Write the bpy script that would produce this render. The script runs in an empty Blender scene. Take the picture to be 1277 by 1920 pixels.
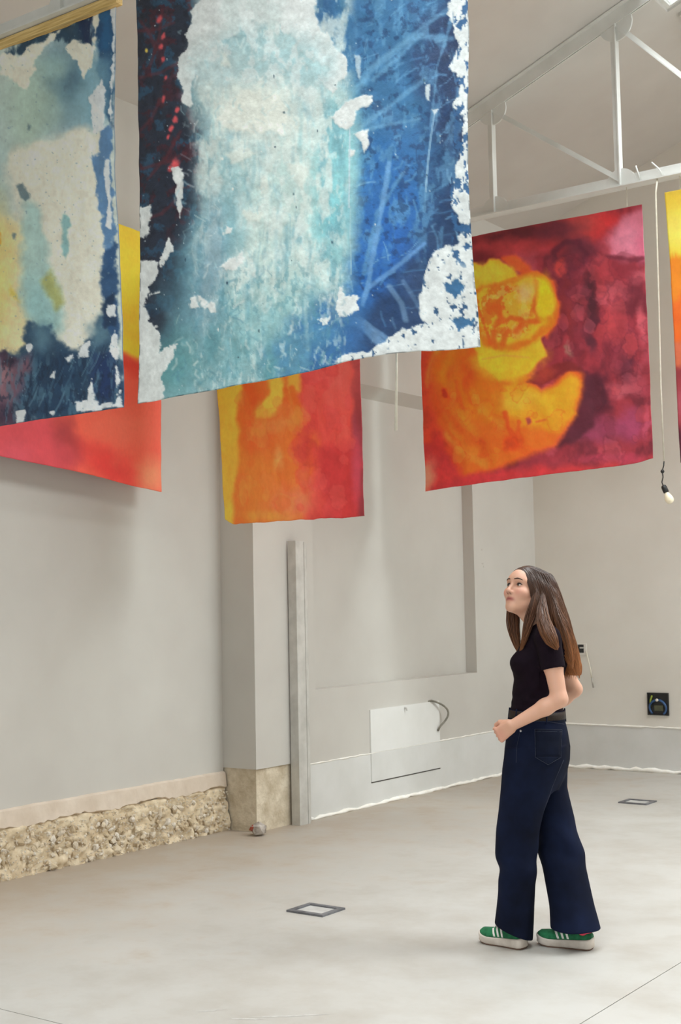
import bpy, bmesh, math, random
import numpy as np
from mathutils import Vector, Matrix
random.seed(7)
scene = bpy.context.scene
COL = scene.collection

# ------------------------------------------------------------------ camera
F_PX, PITCH, ROLL, YAW = 2481.26, 0.06940, 0.01932, 0.62468     # frame is 1277 x 1920
CAM = np.array([0.0, 0.0, 1.56])
_fw = np.array([-math.sin(YAW)*math.cos(PITCH), math.cos(YAW)*math.cos(PITCH), math.sin(PITCH)])
_r0 = np.array([math.cos(YAW), math.sin(YAW), 0.0]); _u0 = np.cross(_r0, _fw)
_r = math.cos(ROLL)*_r0 - math.sin(ROLL)*_u0
_u = math.sin(ROLL)*_r0 + math.cos(ROLL)*_u0
cd = bpy.data.cameras.new('camera')
cam = bpy.data.objects.new('camera', cd); COL.objects.link(cam)
cd.sensor_fit = 'VERTICAL'; cd.sensor_height = 23.5; cd.sensor_width = 15.63
cd.lens = F_PX/1920*23.5
cd.clip_start = 0.05; cd.clip_end = 200
cd.dof.use_dof = True; cd.dof.focus_distance = 6.1; cd.dof.aperture_fstop = 5.0
cam.matrix_world = Matrix(((_r[0], _u[0], -_fw[0], CAM[0]), (_r[1], _u[1], -_fw[1], CAM[1]),
                           (_r[2], _u[2], -_fw[2], CAM[2]), (0, 0, 0, 1)))
scene.camera = cam

# ------------------------------------------------------------------ sky, daylight through the roof glazing, an added front fill, exposure
world = bpy.data.worlds.new('overcast_sky'); scene.world = world; world.use_nodes = True
bg = world.node_tree.nodes['Background']
bg.inputs[0].default_value = (0.90, 0.95, 1.0, 1); bg.inputs[1].default_value = 2.0
ROOF_Z, SLOPE = 5.07, 0.382                     # height at the left wall, rise per metre
def roof(x): return ROOF_Z + SLOPE*(5.9-abs(x))
def day_fill_light(name, x, y, ln, wd, power, col, side):
    l = bpy.data.lights.new(name, 'AREA'); l.shape = 'RECTANGLE'; l.size = wd; l.size_y = ln
    l.energy = power; l.color = col
    o = bpy.data.objects.new(name, l); COL.objects.link(o)
    o.location = (x, y, roof(x)+0.45)
    o.rotation_euler = (0, -side*math.atan(SLOPE), 0)
    return o
day_fill_light('day_fill_light', -2.25, 4.4, 10.2, 3.2, 2350, (0.975, 0.985, 1.0), 1)
day_fill_light('day_fill_light', 2.25, 9.3, 3.7, 3.2, 2100, (0.975, 0.985, 1.0), -1)
fl = bpy.data.lights.new('day_fill_light', 'AREA'); fl.shape = 'RECTANGLE'; fl.size = 6.8; fl.size_y = 2.9; fl.energy = 470; fl.color = (0.96, 0.98, 1.0)
flo = bpy.data.objects.new('day_fill_light', fl); COL.objects.link(flo); flo.location = (0.0, -3.75, 1.95); flo.rotation_euler = (math.radians(90), 0, 0)   # added fill light, unseen, outside made-up front windows
vs = scene.view_settings
scene.display_settings.display_device = 'sRGB'
vs.view_transform = 'Standard'; vs.look = 'None'; vs.gamma = 1.0; vs.use_curve_mapping = False
vs.exposure = -1.24
scene.cycles.use_denoising = True
scene.cycles.max_bounces = 8; scene.cycles.diffuse_bounces = 6
scene.cycles.caustics_reflective = False; scene.cycles.caustics_refractive = False

# ------------------------------------------------------------------ helpers
def lin(c):
    c = np.asarray(c, float)/255.0
    return np.where(c <= 0.04045, c/12.92, ((c+0.055)/1.055)**2.4)
def L4(r, g, b, k=1.0):
    v = lin((r, g, b))*k
    return (float(v[0]), float(v[1]), float(v[2]), 1.0)

def smooth(e0, e1, x):
    t = np.clip((x-e0)/(e1-e0), 0, 1); return t*t*(3-2*t)
def _hash(ix, iy, s):
    n = (ix.astype(np.int64)*374761393 + iy.astype(np.int64)*668265263 + s*1442695041) & 0x7fffffff
    n = ((n ^ (n >> 13))*1274126177) & 0x7fffffff
    n = (n ^ (n >> 16)) & 0xffff
    return n/65535.0
def vnoise(x, y, s=0):
    ix = np.floor(x); iy = np.floor(y); fx = x-ix; fy = y-iy
    fx = fx*fx*(3-2*fx); fy = fy*fy*(3-2*fy)
    a = _hash(ix, iy, s); b = _hash(ix+1, iy, s); c = _hash(ix, iy+1, s); d = _hash(ix+1, iy+1, s)
    return (a*(1-fx)+b*fx)*(1-fy)+(c*(1-fx)+d*fx)*fy
def fbm(x, y, s=0, o=4):
    v = 0; a = 0.5; t = 0
    for i in range(o):
        v = v + a*vnoise(x*2**i+17.3*i, y*2**i-9.1*i, s+i); t += a; a *= 0.55
    return v/t-0.5                                # about -0.5 .. 0.5

def link(o, parent=None):
    COL.objects.link(o)
    if parent is not None: o.parent = parent
    return o
def obj(name, me, mat=None, parent=None, shade=False):
    if isinstance(me, bmesh.types.BMesh):
        b = me; me = bpy.data.meshes.new(name); b.normal_update(); b.to_mesh(me); b.free()
    o = bpy.data.objects.new(name, me)
    if mat is not None: me.materials.append(mat)
    if shade: me.polygons.foreach_set('use_smooth', [True]*len(me.polygons))
    return link(o, parent)
def empty(name, loc=(0, 0, 0), rz=0):
    o = bpy.data.objects.new(name, None); o.location = loc; o.rotation_euler = (0, 0, rz)
    o.empty_display_size = 0.1
    return link(o)
def tag(o, label=None, cat=None, group=None, kind=None):
    if label: o['label'] = label
    if cat: o['category'] = cat
    if group: o['group'] = group
    if kind: o['kind'] = kind
    return o
def box(bm, x0, x1, y0, y1, z0, z1, M=None):
    vs_ = [bm.verts.new((x, y, z)) for x in (x0, x1) for y in (y0, y1) for z in (z0, z1)]
    for f in ((0, 1, 3, 2), (4, 6, 7, 5), (0, 4, 5, 1), (2, 3, 7, 6), (0, 2, 6, 4), (1, 5, 7, 3)):
        bm.faces.new([vs_[i] for i in f])
    if M is not None:
        for v in vs_: v.co = M @ v.co
    return vs_
def prism(bm, pts, axis, a0, a1):
    """pts: 2-D outline, extruded along axis (0 x, 1 y, 2 z) from a0 to a1."""
    def mk(p, a):
        q = list(p); q.insert(axis, a); return bm.verts.new(q)
    A = [mk(p, a0) for p in pts]; B = [mk(p, a1) for p in pts]
    n = len(pts)
    for i in range(n): bm.faces.new((A[i], A[(i+1) % n], B[(i+1) % n], B[i]))
    bm.faces.new(A[::-1]); bm.faces.new(B)
    bmesh.ops.recalc_face_normals(bm, faces=bm.faces)
def tube(bm, pts, rad, seg=8, cap=True):
    pts = [Vector(p) for p in pts]; n = len(pts)
    rads = rad if hasattr(rad, '__len__') else [rad]*n
    rings = []; ref = None
    for i, p in enumerate(pts):
        t = (pts[min(i+1, n-1)]-pts[max(i-1, 0)]).normalized()
        if ref is None:
            ref = t.orthogonal().normalized()
        ref = (ref-t*ref.dot(t)).normalized(); w = t.cross(ref)
        rings.append([bm.verts.new(p+(ref*math.cos(2*math.pi*k/seg)+w*math.sin(2*math.pi*k/seg))*rads[i]) for k in range(seg)])
    for a, b in zip(rings, rings[1:]):
        for k in range(seg): bm.faces.new((a[k], a[(k+1) % seg], b[(k+1) % seg], b[k]))
    if cap:
        bm.faces.new(rings[0][::-1]); bm.faces.new(rings[-1])
def lathe(bm, prof, seg=16, M=None):
    """prof: list of (r, z)."""
    rings = []
    for r, z in prof:
        rings.append([bm.verts.new((r*math.cos(2*math.pi*k/seg), r*math.sin(2*math.pi*k/seg), z)) for k in range(seg)])
    for a, b in zip(rings, rings[1:]):
        for k in range(seg): bm.faces.new((a[k], a[(k+1) % seg], b[(k+1) % seg], b[k]))
    bm.faces.new(rings[0][::-1]); bm.faces.new(rings[-1])
    if M is not None:
        for ring in rings:
            for v in ring: v.co = M @ v.co
def bevel(o, w, seg=2):
    m = o.modifiers.new('bevel', 'BEVEL'); m.width = w; m.segments = seg; m.limit_method = 'ANGLE'
    return o

# ------------------------------------------------------------------ materials
def nodes(name):
    m = bpy.data.materials.new(name); m.use_nodes = True
    nt = m.node_tree; return m, nt, nt.nodes['Principled BSDF']
def N(nt, t, **kw):
    n = nt.nodes.new(t)
    for k, v in kw.items(): setattr(n, k, v)
    return n
def noise_node(nt, scale, detail=4, rough=0.55, vec=None, stretch=None):
    n = N(nt, 'ShaderNodeTexNoise'); n.inputs['Scale'].default_value = scale
    n.inputs['Detail'].default_value = detail; n.inputs['Roughness'].default_value = rough
    tc = N(nt, 'ShaderNodeTexCoord')
    if stretch:
        mp = N(nt, 'ShaderNodeMapping'); mp.inputs['Scale'].default_value = stretch
        nt.links.new(tc.outputs['Object'], mp.inputs[0]); nt.links.new(mp.outputs[0], n.inputs['Vector'])
    else:
        nt.links.new(tc.outputs['Object'], n.inputs['Vector'])
    return n
def ramp(nt, src, stops):
    r = N(nt, 'ShaderNodeValToRGB'); e = r.color_ramp.elements
    while len(e) < len(stops): e.new(0.5)
    for i, (p, c) in enumerate(stops): e[i].position = p; e[i].color = c
    nt.links.new(src, r.inputs[0]); return r
def bump(nt, bsdf, src, strength, dist=0.01):
    b = N(nt, 'ShaderNodeBump'); b.inputs['Strength'].default_value = strength; b.inputs['Distance'].default_value = dist
    nt.links.new(src, b.inputs['Height']); nt.links.new(b.outputs[0], bsdf.inputs['Normal']); return b
def mat_noise(name, c0, c1, scale=6, rough=0.7, bmp=0.1, bscale=60, dist=0.004, metal=0.0, stretch=None, p0=0.35, p1=0.65, detail=4, spec=0.5):
    m, nt, b = nodes(name)
    n = noise_node(nt, scale, detail, stretch=stretch)
    r = ramp(nt, n.outputs[0], [(p0, c0), (p1, c1)])
    nt.links.new(r.outputs[0], b.inputs['Base Color'])
    b.inputs['Roughness'].default_value = rough; b.inputs['Metallic'].default_value = metal; b.inputs['Specular IOR Level'].default_value = spec
    if bmp:
        n2 = noise_node(nt, bscale, 3); bump(nt, b, n2.outputs[0], bmp, dist)
    return m
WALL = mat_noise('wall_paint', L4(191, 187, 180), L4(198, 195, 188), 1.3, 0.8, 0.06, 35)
WALL_END = mat_noise('wall_paint_lightened', L4(213, 209, 200), L4(220, 217, 209), 1.3, 0.8, 0.06, 35)  # same wall paint, lightened in colour to make up for weak light there
CEIL = mat_noise('ceiling_paint', L4(202, 198, 193), L4(209, 206, 201), 1.3, 0.85, 0.05, 30)
BAND = mat_noise('skim_coat', L4(206, 206, 202), L4(213, 213, 210), 3.5, 0.75, 0.12, 22)
PANEL = mat_noise('white_board', L4(219, 219, 215), L4(225, 225, 222), 3, 0.7, 0.04, 30)
FILLER = mat_noise('white_filler', L4(238, 234, 224), L4(248, 246, 240), 20, 0.8, 0.3, 60)
STEELW = mat_noise('white_painted_steel', L4(212, 212, 207), L4(224, 224, 220), 4, 0.45, 0.04, 40)
GALV = mat_noise('galvanised_steel', L4(186, 184, 178), L4(204, 202, 196), 9, 0.4, 0.03, 60, metal=0.15)
CONC = mat_noise('exposed_concrete', L4(182, 167, 142), L4(216, 204, 182), 9, 0.92, 0.7, 28, 0.012, detail=8)
PLASTER = mat_noise('old_pink_plaster', L4(200, 184, 166), L4(216, 202, 186), 5, 0.92, 0.4, 30, 0.006, detail=7)
DARK = mat_noise('dark_gap', L4(52, 48, 44), L4(70, 66, 60), 20, 0.8, 0)
BLACK = mat_noise('black_plastic', L4(20, 20, 21), L4(30, 29, 29), 20, 0.5, 0.02)
CABLE_W = mat_noise('white_cable', L4(206, 199, 182), L4(218, 212, 196), 20, 0.55, 0)
WOOD = mat_noise('pine_batten', L4(196, 160, 92), L4(232, 202, 138), 3, 0.6, 0.1, 40, stretch=(2, 40, 40), detail=6)

# ------------------------------------------------------------------ the room
XW, YE, XB, YR = -5.90, 11.35, -6.20, 7.13      # left wall, end wall, recessed bay, its return
NY0, NY1, NZ0, NZ1 = 7.82, 10.19, 0.935, 3.29   # bricked-up window niche
BX, BY0 = 6.0, -3.2                             # far side and the wall behind the camera

def floor_material():
    m, nt, b = nodes('trowelled_concrete')
    n1 = noise_node(nt, 0.55, 6, 0.6); n2 = noise_node(nt, 3.1, 7, 0.65); n3 = noise_node(nt, 26, 4, 0.6)
    r1 = ramp(nt, n1.outputs[0], [(0.34, L4(164, 157, 147)), (0.62, L4(186, 183, 177))])
    r2 = ramp(nt, n2.outputs[0], [(0.30, L4(168, 161, 151)), (0.58, L4(191, 189, 184))])
    mx = N(nt, 'ShaderNodeMix', data_type='RGBA'); mx.inputs[0].default_value = 0.5
    nt.links.new(r1.outputs[0], mx.inputs[6]); nt.links.new(r2.outputs[0], mx.inputs[7])
    # a dusty brown stain along the rubble wall, fading into the room
    tc = N(nt, 'ShaderNodeTexCoord'); sp = N(nt, 'ShaderNodeSeparateXYZ'); nt.links.new(tc.outputs['Object'], sp.inputs[0])
    a = N(nt, 'ShaderNodeMath', operation='MULTIPLY_ADD'); a.inputs[1].default_value = -0.62; a.inputs[2].default_value = -2.75
    nt.links.new(sp.outputs[0], a.inputs[0])
    s = N(nt, 'ShaderNodeMath', operation='MULTIPLY_ADD'); s.inputs[1].default_value = 3.2; s.inputs[2].default_value = -1.6
    nt.links.new(n2.outputs[0], s.inputs[0])
    ad = N(nt, 'ShaderNodeMath', operation='ADD', use_clamp=True)
    nt.links.new(a.outputs[0], ad.inputs[0]); nt.links.new(s.outputs[0], ad.inputs[1])
    k = N(nt, 'ShaderNodeMath', operation='MULTIPLY'); k.inputs[1].default_value = 0.8; nt.links.new(ad.outputs[0], k.inputs[0])
    m2 = N(nt, 'ShaderNodeMix', data_type='RGBA'); nt.links.new(k.outputs[0], m2.inputs[0])
    nt.links.new(mx.outputs[2], m2.inputs[6]); m2.inputs[7].default_value = L4(164, 148, 130)
    nt.links.new(m2.outputs[2], b.inputs['Base Color'])
    b.inputs['Roughness'].default_value = 0.5
    bump(nt, b, n3.outputs[0], 0.08, 0.004)
    return m
FLOOR = floor_material()

bm = bmesh.new(); box(bm, -6.6, BX+0.3, BY0-0.3, YE+0.4, -0.30, -0.012)
floor = tag(obj('floor', bm, DARK), kind='structure')
JX, JY, G = -2.235, 3.51, 0.0022
for x0, x1 in ((-6.6, JX-G), (JX+G, 2.2-G), (2.2+G, BX+0.3)):
    for y0, y1 in ((BY0-0.3, JY-G), (JY+G, YE+0.4)):
        bm = bmesh.new(); box(bm, x0, x1, y0, y1, -0.012, 0.0)
        obj('slab', bm, FLOOR, floor)

bm = bmesh.new(); ZT = ROOF_Z+0.02
box(bm, -6.6, XB, BY0, YR, 0.0, ZT)                       # recessed bay
box(bm, -6.6, XW, YR, NY0, 0.43, ZT)                      # from the return to the niche
box(bm, -6.6, XW, NY0, NY1, 0.0, NZ0)
box(bm, -6.6, XW, NY1, YE, 0.0, ZT)
box(bm, -6.6, XW, NY0, NY1, NZ1, ZT)
box(bm, -6.6, XW-0.11, NY0, NY1, NZ0, NZ1)                # niche back
box(bm, -6.6, XW, 7.66, NY0, 0.0, 0.43)
prism(bm, [(XW-0.11, 3.205), (XW, NZ1), (XW-0.11, NZ1)], 1, NY0, NY1)   # splayed soffit
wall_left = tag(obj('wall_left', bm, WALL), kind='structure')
bm = bmesh.new(); box(bm, -6.55, XW-0.012, YR+0.012, 7.66, 0.0, 0.43)
for v in bm.verts: pass
o = tag(obj('trim_1', bm, CONC), kind='structure')
bm = bmesh.new(); prism(bm, [(-6.6, 0), (-6.6, roof(6.6)), (0, roof(0)), (6.6, roof(6.6)), (6.6, 0)], 1, YE, YE+0.3)
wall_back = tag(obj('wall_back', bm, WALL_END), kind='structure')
bm = bmesh.new(); prism(bm, [(-6.6, 3.4), (-6.6, roof(6.6)), (0, roof(0)), (6.6, roof(6.6)), (6.6, 3.4)], 1, BY0-0.3, BY0)
box(bm, -6.6, -3.4, BY0-0.3, BY0, 0, 3.4); box(bm, 3.4, 6.6, BY0-0.3, BY0, 0, 3.4); box(bm, -3.4, 3.4, BY0-0.3, BY0, 0, 0.5)  # opening left between these pieces is invented for the added fill light
tag(obj('wall_front', bm, WALL), kind='structure')
bm = bmesh.new(); box(bm, BX, BX+0.3, BY0, YE, 0, ROOF_Z+0.02)
tag(obj('wall_right', bm, WALL), kind='structure')

# roof: two slopes, each with a run of glazed openings; end panel is a closed hatch
SX0, SX1 = 0.95, 3.60                                    # distance of the glazing's two edges from the ridge
PAN = [(-0.66, 1.24), (1.38, 3.28), (3.42, 5.30), (5.44, 7.29), (7.43, 9.32)]
PANR = [(7.43, 9.283), (9.42, 11.1)]
bm = bmesh.new(); TH = 0.07
def slab(bm, s, d0, d1, y0, y1):
    pts = [(s*d0, roof(d0)), (s*d1, roof(d1)), (s*d1, roof(d1)+TH), (s*d0, roof(d0)+TH)]
    prism(bm, pts, 1, y0, y1)
for s in (-1, 1):
    slab(bm, s, 0.0, SX0, BY0-0.3, YE+0.3); slab(bm, s, SX1, 6.7, BY0-0.3, YE+0.3)
    ys = [BY0-0.3]+[v for p in (PAN if s < 0 else PANR) for v in p]+[YE+0.3]
    for i in range(0, len(ys), 2): slab(bm, s, SX0, SX1, ys[i], ys[i+1])
tag(obj('ceiling', bm, CEIL), kind='structure')
gm, nt, b = nodes('skylight_glass')
nt.nodes.remove(b)
tr = N(nt, 'ShaderNodeBsdfTransparent'); tr.inputs[0].default_value = (0.93, 0.95, 0.95, 1)
gl = N(nt, 'ShaderNodeBsdfGlossy'); gl.inputs['Roughness'].default_value = 0.05
lw = N(nt, 'ShaderNodeLayerWeight'); lw.inputs[0].default_value = 0.12
ms = N(nt, 'ShaderNodeMixShader'); nt.links.new(lw.outputs['Fresnel'], ms.inputs[0]); nt.links.new(tr.outputs[0], ms.inputs[1]); nt.links.new(gl.outputs[0], ms.inputs[2])
nt.links.new(ms.outputs[0], nt.nodes['Material Output'].inputs[0])
k = 0
for s in (-1, 1):
    for (y0, y1) in (PAN if s < 0 else PANR):
        k += 1
        bm = bmesh.new(); W = 0.03
        for (a, b2, c, d) in ((SX0, SX0+W, y0, y1), (SX1-W, SX1, y0, y1), (SX0+W, SX1-W, y0, y0+W), (SX0+W, SX1-W, y1-W, y1)):
            prism(bm, [(s*a, roof(a)+0.02), (s*b2, roof(b2)+0.02), (s*b2, roof(b2)+0.09), (s*a, roof(a)+0.09)], 1, c, d)
        fr = tag(obj('window_%d' % k, bm, STEELW), kind='structure')
        bm = bmesh.new(); prism(bm, [(s*(SX0+W), roof(SX0+W)+0.04), (s*(SX1-W), roof(SX1-W)+0.04), (s*(SX1-W), roof(SX1-W)+0.046), (s*(SX0+W), roof(SX0+W)+0.046)], 1, y0+W, y1-W)
        obj('pane', bm, gm, fr)
for x0 in (-3.4, 0.0):                                     # made-up front windows, unseen, added to let the fill light in
    k += 1; bm = bmesh.new(); W = 0.06
    for (a, b2, c, d) in ((x0, x0+W, 0.5, 3.4), (x0+3.4-W, x0+3.4, 0.5, 3.4), (x0+W, x0+3.4-W, 0.5, 0.5+W), (x0+W, x0+3.4-W, 3.4-W, 3.4)): box(bm, a, b2, BY0-0.2, BY0-0.1, c, d)
    fr = tag(obj('window_%d' % k, bm, STEELW), kind='structure'); bm = bmesh.new(); box(bm, x0+W, x0+3.4-W, BY0-0.155, BY0-0.149, 0.5+W, 3.4-W); obj('pane', bm, gm, fr)
# closed hatch on the slope just past the last pane
bm = bmesh.new()
for (a, b2, c, d) in ((1.2, 1.26, 9.42, 11.1), (3.49, 3.55, 9.42, 11.1), (1.26, 3.49, 9.42, 9.48), (1.26, 3.49, 11.04, 11.1)):
    prism(bm, [(-a, roof(a)-0.03), (-b2, roof(b2)-0.03), (-b2, roof(b2)), (-a, roof(a))], 1, c, d)
h = tag(obj('roof_hatch', bm, GALV), 'closed grey roof hatch framed in dull steel beyond the bright skylight', 'hatch')
bm = bmesh.new(); prism(bm, [(-1.26, roof(1.26)-0.012), (-3.49, roof(3.49)-0.012), (-3.49, roof(3.49)), (-1.26, roof(1.26))], 1, 9.48, 11.04)
obj('hatch_leaf', bm, CEIL, h)

# skim-coated bands along the foot of the walls, with beads of white filler
def bead(name, pts, rad, parent, seed):
    bm = bmesh.new(); rnd = random.Random(seed); P = []; R = []
    for a, b in zip(pts, pts[1:]):
        n = max(2, int((Vector(b)-Vector(a)).length/0.06))
        for i in range(n):
            P.append(Vector(a).lerp(Vector(b), i/n)+Vector((0, 0, rnd.uniform(-1, 1)*rad*0.35))); R.append(rad*rnd.uniform(0.45, 1.1))
    P.append(Vector(pts[-1])); R.append(rad)
    tube(bm, P, R, 6); return obj(name, bm, FILLER, parent, True)
bm = bmesh.new(); box(bm, XW, XW+0.006, 7.70, YE, 0.0, 0.40)
bb = tag(obj('baseboard_left', bm, BAND), kind='structure')
bead('filler_bead', [(XW+0.006, 7.70, 0.402), (XW+0.006, YE, 0.402)], 0.007, bb, 1)
bead('filler_bead', [(XW+0.008, 7.72, 0.008), (XW+0.008, YE, 0.008)], 0.018, bb, 2)
bm = bmesh.new(); box(bm, XW+0.006, BX, YE-0.006, YE, 0.0, 0.40)
bb = tag(obj('baseboard_back', bm, BAND), kind='structure')
bead('filler_bead', [(XW, YE-0.006, 0.402), (BX, YE-0.006, 0.402)], 0.010, bb, 3)
bead('filler_bead', [(XW, YE-0.010, 0.012), (BX, YE-0.010, 0.012)], 0.026, bb, 4)

# foot of the recessed bay: a strip of old plaster over raw rubble
rnd = random.Random(3)
bm = bmesh.new(); n = 150; y_a, y_b = 2.2, YR-0.001
prev = None
for i in range(n+1):
    y = y_a+(y_b-y_a)*i/n
    jt = 0.0015*math.sin(i*0.4)+rnd.uniform(-0.002, 0.002)+(-0.02 if rnd.random() < 0.05 else 0)
    jb = 0.010*math.sin(i*0.31)+rnd.uniform(-0.008, 0.008)
    pr = [bm.verts.new((XB-0.02, y, 0.405+jt)), bm.verts.new((XB+0.004, y, 0.405+jt)), bm.verts.new((XB+0.022, y, 0.395+jt)),
          bm.verts.new((XB+0.034+rnd.uniform(-.003, .003), y, 0.300+jb)), bm.verts.new((XB+0.015, y, 0.290+jb)), bm.verts.new((XB-0.02, y, 0.288+jb))]
    if prev:
        for a in range(5): bm.faces.new((prev[a], pr[a], pr[a+1], prev[a+1]))
    prev = pr
plinth = tag(obj('trim_2', bm, PLASTER), kind='structure')
STONE = [mat_noise('rubble_%d' % i, L4(*a), L4(*b), 14, 0.95, 0.45, 45, 0.006, detail=6) for i, (a, b) in enumerate(
    (((196, 176, 144), (222, 206, 178)), ((214, 203, 186), (238, 230, 216)), ((178, 158, 128), (210, 190, 158)), ((204, 190, 168), (228, 216, 196)), ((216, 198, 168), (234, 220, 196))))]
bm = bmesh.new(); ny, nz = 260, 22; V = []
for i in range(ny+1):
    row = []
    for j in range(nz+1):
        y = y_a+(y_b-y_a)*i/ny; z = 0.300*j/nz
        d = float(fbm(np.array([y*24.0]), np.array([z*24.0]), 5, 5)[0])
        row.append(bm.verts.new((XB+0.025+0.085*d-0.02*(j == nz)+0.02*(1-j/nz), y, z)))
    V.append(row)
for i in range(ny):
    for j in range(nz): bm.faces.new((V[i][j], V[i+1][j], V[i+1][j+1], V[i][j+1]))
tag(obj('mortar', bm, STONE[0], plinth, True))
smesh = []
for k in range(12):
    bm = bmesh.new(); bmesh.ops.create_icosphere(bm, subdivisions=1, radius=1)
    r2 = random.Random(50+k)
    for v in bm.verts: v.co = v.co*r2.uniform(0.62, 1.15)
    me = bpy.data.meshes.new('stone'); bm.to_mesh(me); bm.free(); me.materials.append(STONE[k % 5]); smesh.append(me)
k = 0
while k < 290:
    y = 4.75+(y_b-0.02-4.75)*rnd.random()**0.85; z = rnd.uniform(0.010, 0.236)
    s = rnd.choice((0.010, 0.013, 0.016, 0.020, 0.027))
    o = bpy.data.objects.new('stone', smesh[rnd.randrange(12)])
    o.location = (XB+0.028+0.018*(1-z/0.3)+rnd.uniform(0, 0.012), y, max(z, s*0.6))
    o.scale = (s*rnd.uniform(0.6, 0.95), s*rnd.uniform(0.8, 1.5), s*rnd.uniform(0.6, 1.1))
    o.rotation_euler = (rnd.uniform(0, 6), rnd.uniform(-0.5, 0.5), rnd.uniform(-0.5, 0.5))
    link(o, plinth); k += 1
bm = bmesh.new()
for k in range(1500):                                      # grit too fine to pick apart
    y = rnd.uniform(4.6, y_b-0.01); z = rnd.uniform(0.003, 0.285); s = rnd.uniform(0.004, 0.011)
    c = Vector((XB+0.03+0.02*(1-z/0.3)+rnd.uniform(-0.006, 0.016), y, z)); q = [bm.verts.new(c+Vector((rnd.uniform(-s, s), rnd.uniform(-s, s), rnd.uniform(-s, s))*1) ) for _ in range(0)]
    t = [bm.verts.new(c+Vector(d)*s) for d in ((1, 0.2, 0), (-0.4, 1, 0.1), (-0.4, -0.8, 0.5), (0.1, 0, -1.1))]
    for f in ((0, 1, 2), (0, 3, 1), (1, 3, 2), (0, 2, 3)): bm.faces.new([t[i] for i in f])
tag(obj('grit', bm, STONE[1], plinth), kind='stuff')

# broken lump lying by the pier
bm = bmesh.new(); bmesh.ops.create_icosphere(bm, subdivisions=1, radius=1)
r2 = random.Random(4)
for v in bm.verts: v.co = Vector((v.co.x*0.060, v.co.y*0.078, max(-0.036, v.co.z*0.062)))*r2.uniform(0.80, 1.15)
lump = obj('rubble_lump', bm, mat_noise('grey_mortar', L4(120, 108, 96), L4(196, 188, 180), 12, 0.95, 0.8, 40, 0.01))
lump.location = (-5.83, 7.065, 0.038); lump.rotation_euler = (0, 0, 0.5)
tag(lump, 'small broken lump of grey mortar and red brick at the foot of the concrete pier', 'rubble')
bm = bmesh.new(); bmesh.ops.create_icosphere(bm, subdivisions=1, radius=1)
for v in bm.verts: v.co = Vector((v.co.x*0.026, v.co.y*0.024, v.co.z*0.024))*r2.uniform(0.8, 1.15)
o = obj('brick_chunk', bm, mat_noise('red_brick', L4(128, 52, 40), L4(160, 84, 66), 20, 0.95, 0.5, 60), lump)
o.location = (-0.036, -0.036, 0.014); tag(o, 'red brick piece')

# steel stud profiles standing against the wall
st = empty('steel_profile', (XW+0.006, 7.51, 0.0))
tag(st, 'tall grey galvanised steel profile standing upright against the wall beside the concrete pier', 'metal profile')
def channel(name, pts, z0, z1, par):
    bm = bmesh.new(); prism(bm, pts, 2, z0, z1); return obj(name, bm, GALV, par)
t = 0.004
channel('channel', [(0.002, 0), (0.075, 0), (0.075, 0.095), (0.055, 0.095), (0.055, 0.095-t), (0.075-t, 0.095-t), (0.075-t, t), (0.002, t)], 0, 2.02, st)
channel('flange', [(0.012, 0.102), (0.060, 0.102), (0.060, 0.102+t), (0.034, 0.102+t), (0.034, 0.185), (0.012, 0.185)], 0, 2.005, st)
channel('lip', [(0.060, 0.0965), (0.078, 0.0965), (0.078, 0.118), (0.074, 0.118), (0.074, 0.1005), (0.060, 0.1005)], 0, 2.012, st)

# access panel in the left wall
ap = empty('access_panel', (XW, 9.02, 0.17))
tag(ap, 'white rectangular access panel set low in the wall with a dark strip as the shade of its bottom gap', 'panel')
def apbox(name, m, *a):
    bm = bmesh.new(); box(bm, *a); return obj(name, bm, m, ap)
apbox('upper_board', PANEL, 0.0, 0.012, -0.508, 0.508, 0.234, 0.566)
apbox('lower_board', BAND, 0.0065, 0.0125, -0.508, 0.508, 0.012, 0.230)
apbox('gap_shade_strip', DARK, 0.0065, 0.0085, -0.508, 0.508, 0.003, 0.011)  # dark strip painted in for the shade of the gap
bm = bmesh.new(); tube(bm, [(0.008, -0.02, 0.548), (0.03, -0.022, 0.545), (0.032, -0.022, 0.525)], 0.006, 8)
obj('hook', bm, GALV, ap, True)
bm = bmesh.new(); pts = []
for i in range(15):
    a = i/14; ang = math.radians(100-215*a*0.72)
    pts.append((XW+0.02+0.05*math.sin(math.pi*a), 9.395+0.17*math.sin(math.pi*min(1, a*1.12)*0.86)+0.02*a, 0.745-0.255*a**1.25))
tube(bm, [(XW-0.01, 9.37, 0.738)]+pts, 0.0085, 8)
tag(obj('cable_end', bm, mat_noise('grey_cable', L4(112, 108, 96), L4(140, 136, 124), 20, 0.6, 0), None, True),
    'short dark grey cable curling out over the top corner of the access panel', 'cable')
bm = bmesh.new()
for (y, z, a, b2) in ((10.33, 2.02, 0.012, 0.006), (10.34, 1.895, 0.016, 0.006), (10.355, 1.87, 0.007, 0.008)):
    box(bm, XW, XW+0.001, y-a, y+a, z-b2, z+b2)
obj('scuff_mark', bm, mat_noise('grey_scuff', L4(176, 170, 162), L4(188, 182, 174), 60, 0.9, 0), wall_left)

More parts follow.
